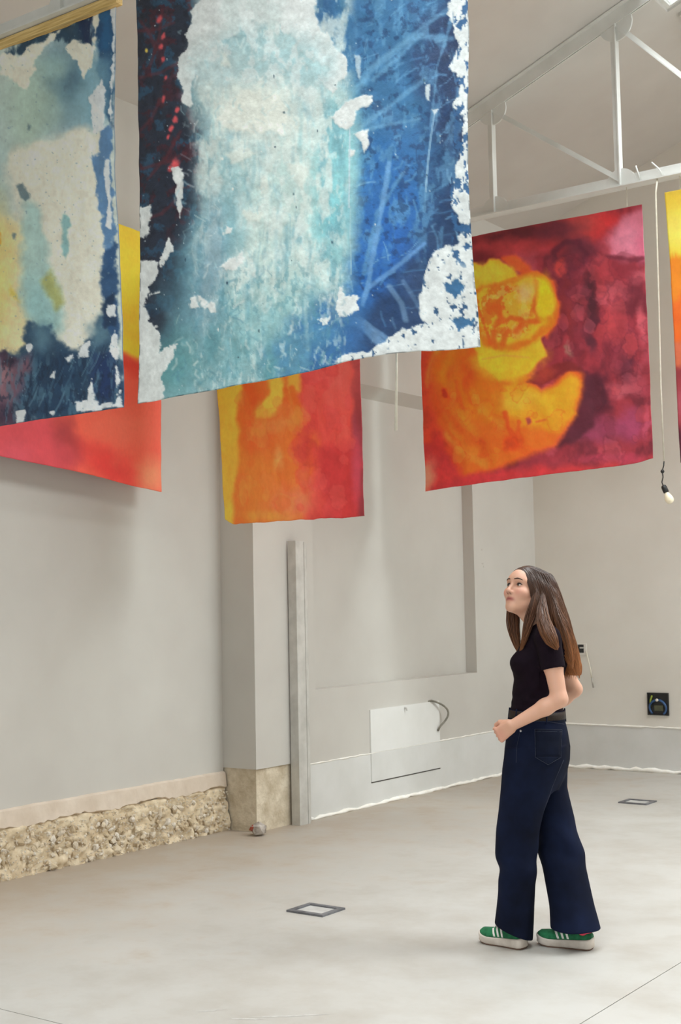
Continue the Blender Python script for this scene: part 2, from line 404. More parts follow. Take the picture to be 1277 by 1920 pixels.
# open electrical box in the end wall
eb = empty('electrical_box', (-4.71, YE, 0.611))
tag(eb, 'open square black electrical box with a coil of blue conduit in the end wall', 'electrical box')
bm = bmesh.new(); s = 0.1
for (a, b2, c, d) in ((-s, s, s-0.012, s), (-s, s, -s, -s+0.012), (-s, -s+0.012, -s+0.012, s-0.012), (s-0.012, s, -s+0.012, s-0.012)): box(bm, a, b2, -0.016, -0.0005, c, d)
obj('box_rim', bm, BLACK, eb)
bm = bmesh.new(); box(bm, -s+0.012, s-0.012, -0.006, -0.0005, -s+0.012, s-0.012); obj('box_back', bm, BLACK, eb)
bm = bmesh.new(); tube(bm, [(0.078*math.cos(t_), -0.016-0.004*math.sin(3*t_), -0.035+0.07*math.sin(t_)) for t_ in [math.radians(d) for d in range(-50, 236, 12)]], 0.010, 8)
obj('conduit', bm, mat_noise('blue_conduit', L4(38, 70, 112), L4(58, 92, 136), 20, 0.5, 0), eb, True)
bm = bmesh.new(); tube(bm, [(-0.07, -0.012, -0.02), (-0.068, -0.02, 0.03), (-0.052, -0.014, 0.075)], 0.008, 8)
obj('wire', bm, mat_noise('yellow_green_wire', L4(110, 128, 30), L4(140, 152, 40), 30, 0.5, 0), eb, True)
bm = bmesh.new(); bmesh.ops.create_icosphere(bm, subdivisions=2, radius=0.014); o = obj('connector', bm, CABLE_W, eb, True); o.location = (-0.002, -0.028, 0.036)
bm = bmesh.new(); box(bm, -0.035, 0.05, -0.014, -0.006, -0.06, -0.012); obj('terminal_block', bm, mat_noise('olive_plastic', L4(66, 70, 52), L4(84, 86, 66), 20, 0.6, 0), eb)

# small open switch box with a loose white lead beside the woman
sk = empty('switch_box', (-5.445, YE, 1.10))
tag(sk, 'small open wall switch box with dark inside and loose white lead on the end wall', 'switch box')
bm = bmesh.new(); box(bm, -0.05, 0.055, -0.008, 0, -0.06, 0.05); bevel(obj('plate', bm, WALL_END, sk), 0.003)
bm = bmesh.new(); box(bm, -0.032, 0.026, -0.011, -0.008, -0.036, 0.040); obj('opening', bm, BLACK, sk)
bm = bmesh.new(); box(bm, -0.012, 0.026, -0.016, -0.011, 0.004, 0.016); obj('tab', bm, GALV, sk)
bm = bmesh.new(); tube(bm, [(0.05, -0.008, -0.02), (0.075, -0.03, -0.09), (0.098, -0.035, -0.18), (0.108, -0.03, -0.27)], 0.006, 8); obj('lead', bm, CABLE_W, sk, True)
bm = bmesh.new(); tube(bm, [(0.108, -0.03, -0.268), (0.120, -0.026, -0.355)], 0.008, 8); obj('lead_tip', bm, mat_noise('grey_sleeve', L4(160, 156, 148), L4(172, 168, 160), 20, 0.6, 0), sk, True)

# flush floor boxes
FRAME = mat_noise('dark_brushed_steel', L4(92, 92, 96), L4(122, 122, 126), 14, 0.45, 0.05, metal=0.3)
def floor_box(x0, x1, y0, y1, label):
    f = empty('floor_box', ((x0+x1)/2, (y0+y1)/2, 0)); tag(f, label, 'floor box', 'square floor boxes')
    a, b2 = (x1-x0)/2, (y1-y0)/2; w = 0.028
    for i, (c, d, e, g) in enumerate(((-a, a, -b2, -b2+w), (-a, a, b2-w, b2), (-a, -a+w, -b2+w, b2-w), (a-w, a, -b2+w, b2-w))):
        bm = bmesh.new(); box(bm, c, d, e, g, 0.0, 0.010); obj('frame_bar', bm, FRAME, f)
    bm = bmesh.new(); box(bm, -a+w, a-w, -b2+w, b2-w, 0.0, 0.003); obj('inset', bm, mat_noise('concrete_inset', L4(170, 168, 164), L4(192, 190, 186), 10, 0.6, 0.1), f)
    return f
floor_box(-4.275, -4.045, 5.39, 5.585, 'square grey metal floor box in the open floor, nearer of the two')
floor_box(-4.31, -4.08, 9.535, 9.735, 'square grey metal floor box in front of the end wall, farther of the two')
bm = bmesh.new()
for (x, y, l, w, a) in ((-3.2, 4.05, 0.16, 0.012, 0.7), (-3.32, 3.93, 0.07, 0.012, 0.5), (-3.5, 3.94, 0.06, 0.01, 0.9), (-2.55, 6.35, 0.03, 0.01, 0.3)):
    n = 14; pts = []
    for i in range(n+1): pts.append((i/n-0.5, 0.5*math.sin(math.pi*i/n)*rnd.uniform(0.3, 1)))
    for i in range(n, -1, -1): pts.append((i/n-0.5, -0.5*math.sin(math.pi*i/n)*rnd.uniform(0.3, 1)))
    q = []
    for (u, v) in pts[:-1]:
        q.append(bm.verts.new((x+u*l*math.cos(a)*2-v*w*2*math.sin(a), y+u*l*math.sin(a)*2+v*w*2*math.cos(a), 0.0006)))
    try: bm.faces.new(q)
    except Exception: pass
obj('scuff_mark', bm, mat_noise('floor_scuff', L4(172, 168, 162), L4(196, 192, 186), 40, 0.8, 0), floor)

# ------------------------------------------------------------------ roof trusses
def member(name, p0, p1, w, d, par, up=(0, 0, 1), flip=1, gap=0.0):
    """T-section steel: flange w wide (across the truss), web d deep below it."""
    a, b2 = Vector(p0), Vector(p1); x = (b2-a).normalized(); y = Vector((0, 1, 0)); z = x.cross(y).normalized()*flip
    M = Matrix(((x.x, y.x, z.x, a.x), (x.y, y.y, z.y, a.y), (x.z, y.z, z.z, a.z), (0, 0, 0, 1)))
    L = (b2-a).length; bm = bmesh.new(); t = 0.009
    if gap:                                                # two angles back to back with a slit between them
        for q in (-1, 1):
            box(bm, 0, L, min(q*gap/2, q*(gap/2+t)), max(q*gap/2, q*(gap/2+t)), 0, d-t/2, M); box(bm, 0, L, min(q*gap/2, q*w/2), max(q*gap/2, q*w/2), d-t/2, d+t/2, M)
    else:
        box(bm, 0, L, -w/2, w/2, -t/2, t/2, M); box(bm, 0, L, -t/2, t/2, t/2, d, M)
    bmesh.ops.recalc_face_normals(bm, faces=bm.faces)
    return obj(name, bm, STEELW, par)
def gusset(par, x, z, r, th0=0, th1=360, dy=0.007):
    bm = bmesh.new(); pts = [(r*math.cos(math.radians(a)), r*math.sin(math.radians(a))) for a in np.linspace(th0, th1, 15)[:(-1 if th1-th0 >= 360 else None)]]
    if th1-th0 < 360: pts.append((0, 0))
    prism(bm, pts, 1, -dy, dy); o = obj('gusset_plate', bm, STEELW, par); o.location = (x, 0, z); return o
def truss(y, label):
    T = empty('roof_truss', (0, y, 0)); tag(T, label, 'truss', 'white steel roof trusses')
    zc = 4.535
    tz = lambda x: ROOF_Z+SLOPE*(5.9-abs(x))-0.11
    member('bottom_chord', (-5.89, 0, zc), (5.89, 0, zc), 0.11, 0.085, T, flip=-1 if Vector((1, 0, 0)).cross(Vector((0, 1, 0))).z < 0 else 1)
    for s in (-1, 1):
        o_ = member('top_chord', (s*5.89, 0, tz(5.89)), (0, 0, tz(0)), 0.11, 0.095, T, flip=1 if s < 0 else -1, gap=0.012)
        xs = [4.86, 3.82, 2.72, 1.5]
        for i, x in enumerate(xs):
            member('vertical', (s*x, 0, zc), (s*x, 0, tz(x)), 0.06, 0.045, T)
            if x > 4:
                gusset(T, s*x, tz(x), 0.12, 180 if s < 0 else 150, 390 if s < 0 else 360); gusset(T, s*x, zc+0.02, 0.12, 0, 180)
            else:
                gusset(T, s*x, tz(x), 0.13, 180 if s < 0 else 150, 390 if s < 0 else 360); gusset(T, s*x, zc+0.02, 0.12, 0, 180)
            nx = xs[i+1] if i+1 < len(xs) else 0.0
            member('diagonal', (s*x, 0, tz(x)-0.02), (s*nx, 0, zc+0.04), 0.042, 0.032, T, flip=1 if s < 0 else -1)
        gusset(T, s*5.62, zc+0.02, 0.16, 0, 180)
    member('king_post', (0, 0, zc), (0, 0, tz(0)), 0.07, 0.05, T)
    for (x, a) in ((-3.67, -0.02), (-3.50, -0.07)):
        bm = bmesh.new(); tube(bm, [(x, 0, zc+0.02), (x+a*0.3, -0.03, zc+0.07), (x+a, -0.03, zc+0.125)], 0.0065, 6); obj('cable_tie', bm, STEELW, T, True)
    return T
truss(8.86, 'white steel roof truss with open triangles above the red and orange swirl banner')
truss(4.45, 'white steel roof truss carrying the two blue banners, mostly out of view')

# ------------------------------------------------------------------ hanging painted cloths
def homog(src, dst):
    A = []; B = []
    for (u, v), (x, y) in zip(src, dst):
        A.append([u, v, 1, 0, 0, 0, -x*u, -x*v]); B.append(x)
        A.append([0, 0, 0, u, v, 1, -y*u, -y*v]); B.append(y)
    h = np.linalg.solve(np.array(A, float), np.array(B, float)); return np.append(h, 1).reshape(3, 3)
class Paint:
    """A sheet's painting: colours laid down wash by wash in the sheet's own drawing units."""
    def __init__(s, x, y, base, seed=0):
        s.x, s.y, s.seed = x, y, seed; s.c = np.tile(np.array(base, float), (len(x), 1)); s.h = np.zeros(len(x))
    def warp(s, amp, size, k=0):
        return (s.x+amp*2*fbm(s.x/size, s.y/size, s.seed+k), s.y+amp*2*fbm(s.x/size+31, s.y/size+7, s.seed+k+3))
    def put(s, m, col, h=0):
        m = m[:, None]; s.c = s.c*(1-m)+np.array(col, float)*m; s.h = s.h*(1-m[:, 0])+h*m[:, 0]
    def blob(s, cx, cy, rx, ry, col, rot=0, soft=0.5, warp=0, size=60, a=1.0):
        x, y = s.warp(warp, size, 11) if warp else (s.x, s.y)
        dx, dy = x-cx, y-cy; t = math.radians(rot); c, n = math.cos(t), math.sin(t)
        r = np.hypot((dx*c+dy*n)/rx, (-dx*n+dy*c)/ry)
        s.put(a*(1-smooth(1-soft, 1+soft, r)), col)
    def sdist(s, x, y, pts):
        P = np.array(pts, float); Q = np.roll(P, -1, 0); d = np.full(len(x), 1e9); ins = np.zeros(len(x), bool)
        for (ax, ay), (bx, by) in zip(P, Q):
            ex, ey = bx-ax, by-ay; L = ex*ex+ey*ey+1e-9
            t = np.clip(((x-ax)*ex+(y-ay)*ey)/L, 0, 1)
            d = np.minimum(d, (x-ax-t*ex)**2+(y-ay-t*ey)**2)
            c = ((ay > y) != (by > y)) & (x < ex*(y-ay)/(ey+1e-12)+ax); ins ^= c
        return np.where(ins, -1, 1)*np.sqrt(d)
    def poly(s, pts, col, soft=4, rough=0, size=10, a=1.0, h=0, sx=1, sy=1, warp=0, wsize=50):
        x, y = s.warp(warp, wsize, 5) if warp else (s.x, s.y)
        d = s.sdist(x, y, pts)
        if rough: d = d+rough*2*fbm(s.x/size*sx, s.y/size*sy, s.seed+21, 5)
        s.put(a*(1-smooth(-soft, soft, d)), col, h)
    def stroke(s, pts, w, col, soft=0.5, a=1.0, rough=0, size=12, h=0):
        x, y = s.x, s.y; d = np.full(len(x), 1e9)
        for (ax, ay), (bx, by) in zip(pts, pts[1:]):
            ex, ey = bx-ax, by-ay; L = ex*ex+ey*ey+1e-9
            t = np.clip(((x-ax)*ex+(y-ay)*ey)/L, 0, 1); d = np.minimum(d, np.hypot(x-ax-t*ex, y-ay-t*ey))
        if rough: d = d+rough*2*fbm(x/size, y/size, s.seed+33, 4)
        s.put(a*(1-smooth(w*(1-soft), w*(1+soft), d)), col, h)
    def mottle(s, size, amt, col, lo=0.05, hi=0.25, sx=1, sy=1, k=0, mask=None, h=0):
        n = fbm(s.x/size*sx, s.y/size*sy, s.seed+50+k, 5)
        m = smooth(lo, hi, n)*amt
        if mask is not None: m = m*mask
        s.put(m, col, h)
    def pool(s, cx, cy, r, col, edge, a=0.5, ea=0.4, sq=1.0, size=30):
        x, y = s.warp(r*0.7, size, int(cx+cy) % 97); d = np.hypot((x-cx)/r, (y-cy)/(r*sq))
        s.put(a*(1-smooth(0.85, 1.0, d)), col); s.put(ea*np.exp(-((d-0.95)/0.09)**2), edge)
    def tone(s, size, amt, sx=1, sy=1, k=0):
        n = fbm(s.x/size*sx, s.y/size*sy, s.seed+70+k, 5); s.c = s.c*(1+amt*2*n)[:, None]

def cloth_material(name, rough, bmp, coat=0.0, trans=0.0):
    m, nt, b = nodes(name)
    at = N(nt, 'ShaderNodeAttribute', attribute_name='paint')
    n = noise_node(nt, 55, 6, 0.65, stretch=(1, 1, 0.6)); r = ramp(nt, n.outputs[0], [(0.3, (0.92, 0.92, 0.92, 1)), (0.7, (1, 1, 1, 1))])
    mx = N(nt, 'ShaderNodeMix', data_type='RGBA', blend_type='MULTIPLY'); mx.inputs[0].default_value = 1.0
    nt.links.new(at.outputs['Color'], mx.inputs[6]); nt.links.new(r.outputs[0], mx.inputs[7])
    nt.links.new(mx.outputs[2], b.inputs['Base Color']); b.inputs['Roughness'].default_value = rough
    n2 = noise_node(nt, 22, 5, 0.6); bump(nt, b, n2.outputs[0], bmp, 0.01)
    return m
ACRYLIC = cloth_material('thick_acrylic_cloth', 0.55, 0.35)
WASH = cloth_material('dyed_canvas', 0.75, 0.15)

def sheet(name, c3, px, nu, nv, paint, mat, gain, bow, ripple, edge=0.004, seed=0, thick=0.002):
    """c3: corners TL TR BR BL in metres; px: the same corners in drawing units; bow(u,v) -> sideways, outward, down offsets in metres."""
    U, V = np.meshgrid(np.linspace(0, 1, nu), np.linspace(0, 1, nv)); u = U.ravel(); v = V.ravel()
    TL, TR, BR, BL = [np.array(q, float) for q in c3]
    P = ((1-u)*(1-v))[:, None]*TL+(u*(1-v))[:, None]*TR+(u*v)[:, None]*BR+((1-u)*v)[:, None]*BL
    ex = (TR-TL)/np.linalg.norm(TR-TL); nrm = np.cross(ex, np.array([0, 0, 1.0])); 
    H = homog([(0, 0), (1, 0), (1, 1), (0, 1)], px); q = H @ np.vstack([u, v, np.ones_like(u)])
    p = Paint(q[0]/q[2], q[1]/q[2], (200, 200, 200), seed); paint(p)
    eu = np.where(u < 1e-6, -1, np.where(u > 1-1e-6, 1, 0)); ev = np.where(v > 1-1e-6, 1, 0)
    su, so, sd = bow(u, v)
    su = su+edge*2*fbm(v*14, u*0+seed, seed)*np.abs(2*u-1)**6; sd = sd+edge*2*fbm(u*14, u*0+3, seed+1)*v**6
    so = so+ripple*2*fbm(u*5, v*3, seed+2, 3)+ripple*0.5*2*fbm(u*18, v*14, seed+4, 2)+p.h*0.0015
    P = P+ex*su[:, None]+nrm*so[:, None]-np.array([0, 0, 1.0])*sd[:, None]
    idx = np.arange(nu*nv).reshape(nv, nu)
    F = np.stack([idx[:-1, :-1], idx[1:, :-1], idx[1:, 1:], idx[:-1, 1:]], -1).reshape(-1, 4)
    me = bpy.data.meshes.new(name); me.from_pydata(P.tolist(), [], F.tolist())
    a = me.attributes.new('paint', 'FLOAT_COLOR', 'POINT')
    col = np.clip(lin(np.clip(p.c, 0, 255))*gain, 0, 0.93)
    a.data.foreach_set('color', np.column_stack([col, np.ones(len(col))]).astype(np.float32).ravel())
    o = obj(name, me, mat, None, True)
    s = o.modifiers.new('thickness', 'SOLIDIFY'); s.thickness = thick; s.offset = 0
    return o

def paint_blue(p):
    W = (224, 228, 226)
    p.c[:] = (44, 92, 138)
    # left dark passage
    p.poly([(200, -120), (420, -120), (400, 60), (385, 330), (365, 640), (300, 800), (200, 800)], (38, 46, 62), 20, 22, 40)
    m = (p.x < 400).astype(float)*smooth(640, 540, p.y)
    p.mottle(34, 0.85, (42, 78, 104), 0.02, 0.08, k=1, mask=m); p.mottle(20, 0.8, (70, 32, 44), 0.07, 0.13, k=2, mask=m*smooth(500, 380, p.y))
    p.mottle(8, 0.5, (26, 30, 44), 0.02, 0.2, k=3, mask=m)
    for (x0, y0, x1, y1) in ((250, 60, 330, 45), (255, 150, 340, 120), (262, 320, 350, 290), (258, 250, 300, 190), (280, 130, 305, 20), (262, 420, 330, 380), (290, 90, 262, 40), (275, 340, 340, 250)):
        p.stroke([(x0, y0), ((x0+x1)/2+6, (y0+y1)/2+4), (x1, y1)], 3, (96, 40, 50), 0.8, 0.6, 2, 9)
    for (x, y, r) in ((299, 38, 5), (308, 70, 4), (303, 90, 4), (308, 115, 3), (334, 210, 4), (330, 228, 4), (322, 245, 4), (316, 262, 3), (330, 312, 7), (320, 320, 4), (307, 190, 4), (312, 150, 3)):
        p.blob(x, y, r, r*1.5, (214, 86, 92), 20, 0.6, 3, 8)
    p.blob(273, 97, 3, 4, (226, 200, 90), 0, 0.5)
    # right blue passage
    p.poly([(610, -120), (900, -120), (900, 800), (640, 800)], (58, 112, 156), 18, 14, 40)
    p.poly([(640, 260), (780, 260), (800, 560), (640, 640)], (44, 106, 172), 60, 10, 40, 0.8)
    p.blob(745, 500, 70, 130, (36, 98, 178), 8, 0.8, 20, 60, 0.8)
    p.poly([(760, 110), (905, -120), (905, 560), (820, 640), (790, 480), (830, 300)], (36, 66, 106), 34, 26, 50)
    p.poly([(820, 60), (905, -60), (905, 480), (850, 460)], (24, 48, 84), 24, 20, 40, 0.85)
    p.poly([(560, 620), (900, 560), (900, 700), (560, 760)], (46, 92, 146), 30, 20, 40)
    p.poly([(690, 590), (800, 470), (850, 560), (770, 680), (640, 700)], (34, 62, 102), 22, 18, 30, 0.9)
    rr = random.Random(5); mR = smooth(640, 690, p.x)
    p.mottle(26, 0.55, (98, 152, 190), 0.03, 0.16, 1.6, 0.7, k=4, mask=mR*smooth(560, 420, p.y))
    p.mottle(12, 0.55, (26, 58, 100), 0.05, 0.16, k=5, mask=mR)
    for i in range(170):
        x = rr.uniform(650, 870); y = rr.uniform(-120, 660); a = rr.choice((-0.55, -0.7, -0.2, 1.3, 1.7, 2.4)); l = rr.uniform(8, 46)
        p.stroke([(x, y), (x+l*math.cos(a)*0.5+rr.uniform(-4, 4), y+l*math.sin(a)*0.5+rr.uniform(-4, 4)), (x+l*math.cos(a), y+l*math.sin(a))], rr.uniform(0.8, 2.2),
                 rr.choice(((104, 158, 196), (86, 140, 186), (28, 60, 104), (130, 174, 204))), 0.8, rr.uniform(0.25, 0.6))
    for q, w in (([(845, 75), (780, 70), (700, 130), (650, 190)], 5), ([(800, 60), (700, 150)], 4), ([(690, 130), (840, 20)], 4), ([(800, 150), (680, 240)], 4), ([(790, 225), (690, 245)], 3),
                 ([(760, 330), (715, 400), (690, 520)], 4), ([(850, 20), (820, 130), (800, 400)], 2)):
        p.stroke(q, w, (112, 164, 200), 0.8, 0.55, 3, 14)
    p.stroke([(735, 310), (718, 420), (696, 545), (686, 580)], 4.5, (110, 160, 208), 0.6, 0.8, 2, 12)
    p.stroke([(800, 460), (745, 512), (700, 545)], 4, (104, 152, 204), 0.7, 0.8, 2, 12)
    p.stroke([(650, 598), (690, 622), (718, 655)], 9, (120, 158, 196), 0.4, 0.75, 2, 14); p.stroke([(672, 600), (712, 632), (735, 650)], 4, (112, 150, 190), 0.5, 0.7)
    p.stroke([(736, 545), (758, 578), (764, 610)], 5, (120, 152, 184), 0.5, 0.6); p.stroke([(762, 535), (776, 560), (790, 590)], 4, (104, 136, 172), 0.6, 0.5)
    p.stroke([(656, 595), (632, 620), (655, 640)], 14, (56, 112, 196), 0.7, 0.7, 4, 14)
    # pale aqua fall down the middle
    p.poly([(366, 160), (384, 20), (560, -40), (640, 120), (668, 260), (672, 470), (640, 590), (560, 660), (520, 760), (270, 800), (345, 640), (346, 520), (388, 400), (376, 300)], (164, 196, 202), 26, 30, 50)
    p.poly([(385, 300), (560, 250), (655, 300), (650, 520), (520, 640), (440, 600)], (180, 212, 210), 40, 20, 60, 0.9)
    p.blob(628, 340, 42, 150, (146, 206, 210), 3, 0.8, 14, 60); p.blob(625, 420, 34, 60, (124, 196, 206), 0, 0.9, 10, 50, 0.7)
    p.blob(520, 450, 60, 180, (196, 216, 210), 6, 0.8, 20, 70, 0.9)
    p.blob(360, 560, 50, 130, (86, 130, 148), 8, 0.7, 22, 50, 0.75); p.blob(400, 430, 36, 110, (120, 168, 180), 4, 0.8, 18, 50, 0.7)
    p.blob(330, 690, 60, 60, (88, 148, 152), 0, 0.7, 20, 40, 0.8); p.blob(470, 640, 110, 80, (122, 172, 178), -20, 0.8, 24, 50, 0.7)
    p.blob(470, 110, 40, 70, (128, 170, 178), 10, 0.8, 20, 30, 0.8); p.blob(380, 170, 26, 60, (116, 158, 168), 0, 0.8, 14, 30, 0.8)
    p.poly([(500, 660), (610, 560), (670, 560), (660, 700), (540, 730)], (74, 130, 164), 24, 20, 30, 0.85)
    p.poly([(560, 600), (660, 560), (700, 590), (690, 690), (580, 710)], (52, 104, 160), 20, 18, 30, 0.8)
    mC = (smooth(350, 390, p.x)*smooth(670, 640, p.x))
    p.mottle(40, 0.5, (112, 162, 178), 0.02, 0.2, 1.7, 0.55, k=6, mask=mC); p.mottle(34, 0.75, (218, 228, 222), 0.0, 0.14, 1.5, 0.6, k=7, mask=mC*smooth(640, 480, p.y)); p.mottle(80, 0.6, (206, 222, 218), 0.0, 0.2, 1.2, 0.8, k=17, mask=mC*smooth(620, 420, p.y)); p.mottle(12, 0.5, (216, 228, 224), 0.05, 0.2, 1.6, 0.7, k=18, mask=mC)
    p.mottle(9, 0.5, (90, 146, 160), 0.06, 0.18, 1.5, 0.8, k=8, mask=mC*smooth(420, 560, p.y)); p.mottle(30, 0.7, (110, 160, 168), 0.04, 0.15, 1.8, 0.6, k=9, mask=smooth(560, 640, p.y)*smooth(560, 500, p.x))
    for i in range(60):
        x = rr.uniform(380, 640); y = rr.uniform(120, 620); l = rr.uniform(30, 130)
        p.stroke([(x, y), (x+rr.uniform(-4, 4), y+l*0.5), (x+rr.uniform(-6, 6), y+l)], rr.uniform(1, 4), rr.choice(((196, 218, 214), (120, 172, 184), (150, 196, 200), (214, 228, 222))), 0.9, rr.uniform(0.2, 0.5))
    p.blob(400, 500, 26, 110, (126, 162, 180), 3, 0.8, 22, 40, 0.7); p.blob(440, 420, 18, 80, (132, 178, 188), 0, 0.8, 16, 30, 0.6); p.blob(505, 610, 50, 30, (150, 194, 198), 0, 0.8, 16, 30, 0.6); p.blob(600, 640, 40, 24, (84, 140, 172), -10, 0.8, 14, 30, 0.7); p.blob(410, 650, 14, 40, (92, 144, 154), 0, 0.7, 10, 24, 0.7); p.blob(520, 700, 10, 34, (90, 150, 160), 0, 0.7, 8, 20, 0.7)
    # thick white
    S = lambda pts: [(240+x*0.5168, y*0.5168) for x, y in pts]; T = lambda pts: [(240+x*0.5168, 380+y*0.5168) for x, y in pts]
    p.poly(S([(290, -160), (270, 0), (245, 50), (225, 130), (195, 220), (188, 290), (200, 380), (225, 385), (240, 310), (270, 240), (330, 215), (345, 150), (400, 125), (430, 70), (480, 95), (540, 60), (590, 130), (610, 180), (660, 185), (700, 215), (740, 250), (700, 290), (740, 330), (800, 290), (805, 230), (765, 195), (740, 150), (700, 100), (675, 60), (665, -160)]), W, 2.0, 15, 22, 0.97, 1)
    p.poly(S([(345, -100), (420, -40), (560, -60), (560, 80), (440, 110), (350, 140)]), (206, 218, 216), 10, 14, 20, 0.8, 0.5)
    p.blob(470, 120, 70, 46, (176, 204, 206), 0, 0.9, 24, 26, 0.95); p.blob(400, 130, 40, 40, (196, 214, 214), 0, 0.9, 20, 24, 0.8); p.blob(560, 120, 50, 50, (170, 204, 208), 20, 0.9, 22, 24, 0.9); p.mottle(20, 0.6, (222, 228, 226), 0.02, 0.12, 1.3, 0.8, k=21, mask=smooth(360, 400, p.x)*smooth(620, 580, p.x)*smooth(240, 160, p.y))
    p.poly(S([(340, 430), (365, 370), (440, 330), (520, 345), (595, 420), (570, 480), (520, 470), (450, 505), (380, 465)]), (230, 233, 224), 6, 22, 26, 0.95, 0.8); p.blob(470, 215, 70, 50, (228, 232, 222), 10, 0.8, 30, 26, 0.8)
    p.blob(516, 195, 60, 40, (228, 232, 222), 20, 0.6, 20, 24, 0.6)
    for q in ([(590, 600), (650, 600), (660, 640), (640, 690), (600, 650)], [(430, 770), (500, 770), (490, 813), (440, 810)], [(350, 560), (440, 540), (470, 560), (380, 600)], [(470, 690), (500, 640), (520, 660), (490, 710)], [(345, 190), (370, 200), (380, 250), (350, 240)]):
        p.poly(S(q), (220, 228, 220), 4, 8, 14, 0.85, 0.7)
    p.poly(S([(738, 425), (790, 370), (850, 350), (893, 345), (885, 380), (830, 402), (825, 450), (800, 472), (760, 455)]), W, 1.8, 4, 10, 1, 1)
    p.poly(S([(828, 490), (850, 480), (878, 475), (880, 530), (862, 562), (852, 520)]), W, 1.6, 4, 9, 1, 1)
    p.poly(S([(806, 545), (832, 545), (828, 566), (808, 572)]), W, 1.6, 3, 8, 1, 1); p.poly(S([(820, 200), (845, 200), (840, 290), (828, 260)]), (190, 206, 214), 2, 4, 8, 0.8, 1)
    p.stroke(S([(807, 465), (808, 560), (812, 760)]), 1.3, (196, 214, 222), 0.6, 0.9); p.stroke([(663, 390), (664, 520)], 1.2, (170, 204, 212), 0.6, 0.7)
    p.stroke(S([(1120, 405), (1100, 560), (1090, 700)]), 1.4, (150, 184, 208), 0.7, 0.8); p.poly(S([(1080, 318), (1100, 312), (1098, 372), (1090, 370)]), (198, 210, 216), 1.5, 3, 6); p.poly(S([(1105, 402), (1130, 402), (1120, 420)]), (198, 210, 216), 1.5, 2, 6)
    p.poly(S([(1165, -160), (1290, -160), (1290, 900), (1235, 850), (1180, 740), (1195, 640), (1215, 540), (1225, 430), (1190, 395), (1205, 300), (1160, 250), (1195, 170), (1165, 60)]), W, 2, 9, 14, 0.97, 1)
    p.poly(T([(1290, 20), (1240, 60), (1200, 150), (1115, 180), (1075, 270), (1060, 360), (1068, 455), (1000, 482), (950, 520), (880, 568), (800, 580), (765, 605), (905, 640), (1290, 620)]), W, 2, 9, 12, 0.98, 1)
    mW = 1-smooth(-6, 2, p.sdist(p.x, p.y, T([(1290, 20), (1240, 60), (1200, 150), (1115, 180), (1075, 270), (1060, 360), (1068, 455), (1000, 482), (950, 520), (880, 568), (800, 580), (765, 605), (905, 640), (1290, 620)])))
    p.mottle(11, 0.95, (42, 82, 122), 0.15, 0.19, 1.2, 0.8, k=12, mask=mW)
    mE = smooth(846, 852, p.x)*smooth(520, 480, p.y)
    p.mottle(12, 0.95, (46, 92, 138), 0.07, 0.11, 1.3, 0.7, k=13, mask=mE)
    for q in ([(1150, 300), (1200, 280), (1225, 300), (1190, 350), (1160, 330)], [(1165, 430), (1200, 420), (1240, 430), (1190, 470)], [(1215, 440), (1240, 425), (1235, 450)]):
        p.poly(T(q), (54, 104, 146), 1.5, 7, 8, 1, 0, 2, 0.6)
    for q in ([(20, 215), (100, 215), (118, 260), (75, 320), (60, 380), (80, 430), (130, 480), (120, 545), (195, 505), (180, 560), (130, 640), (150, 700), (20, 780)], [(20, 20), (80, 25), (75, 110), (52, 130), (20, 120)], [(150, 140), (172, 182), (120, 238), (125, 190)],
              [(365, 90), (388, 95), (385, 125), (362, 118)], [(330, 240), (370, 215), (430, 178), (436, 208), (395, 250)], [(235, 350), (270, 345), (330, 370), (330, 395), (240, 380)], [(780, 320), (800, 360), (848, 345), (848, 418), (770, 434), (775, 380)], [(708, 435), (745, 428), (742, 456), (720, 455)], [(90, 330), (125, 328), (65, 345)]):
        p.poly(T(q), W, 1.4, 8, 9, 0.97, 1)
    for q in ([(178, 310*2), (200, 620), (205, 700), (195, 800), (180, 740)], [(160, 620), (185, 610), (206, 640), (190, 690), (170, 660)]):
        p.poly(S(q), W, 1.6, 5, 9, 0.95, 1)
    for i in range(420):
        x = rr.uniform(335, 665); y = rr.uniform(60, 745)
        if x > 560 and y < 520: continue
        l = rr.uniform(5, 26); a = rr.choice((1.2, 1.5, 1.9, 0.5, 2.5)); k = rr.uniform(-5, 5)
        p.stroke([(x, y), (x+l*0.5*math.cos(a)+k, y+l*0.5*math.sin(a)), (x+l*math.cos(a), y+l*math.sin(a))], rr.uniform(0.7, 2.4), rr.choice(((222, 230, 226), (96, 148, 164), (112, 164, 176), (206, 222, 218), (84, 134, 154))) if y > 500 else rr.choice(((226, 232, 228), (206, 224, 222), (170, 204, 208))), 0.8, rr.uniform(0.2, 0.55))
    for i in range(26):
        p.blob(rr.uniform(300, 840), rr.uniform(100, 700), rr.uniform(1, 2.2), rr.uniform(1, 3), rr.choice(((40, 70, 92), (230, 232, 226), (60, 90, 100))), 0, 0.5)
    p.mottle(5, 0.8, (196, 212, 218), 0.30, 0.34, k=14); p.tone(14, 0.10, k=1); p.tone(5, 0.07, k=2)
    e = p.sdist(p.x, p.y, [(254, -90), (872, -180), (890, 652), (262, 757)]); p.put(smooth(-2.2, -0.8, e)*0.5*smooth(0.0, 0.06, fbm(p.x/14, p.y/14, 91)), (40, 44, 52))

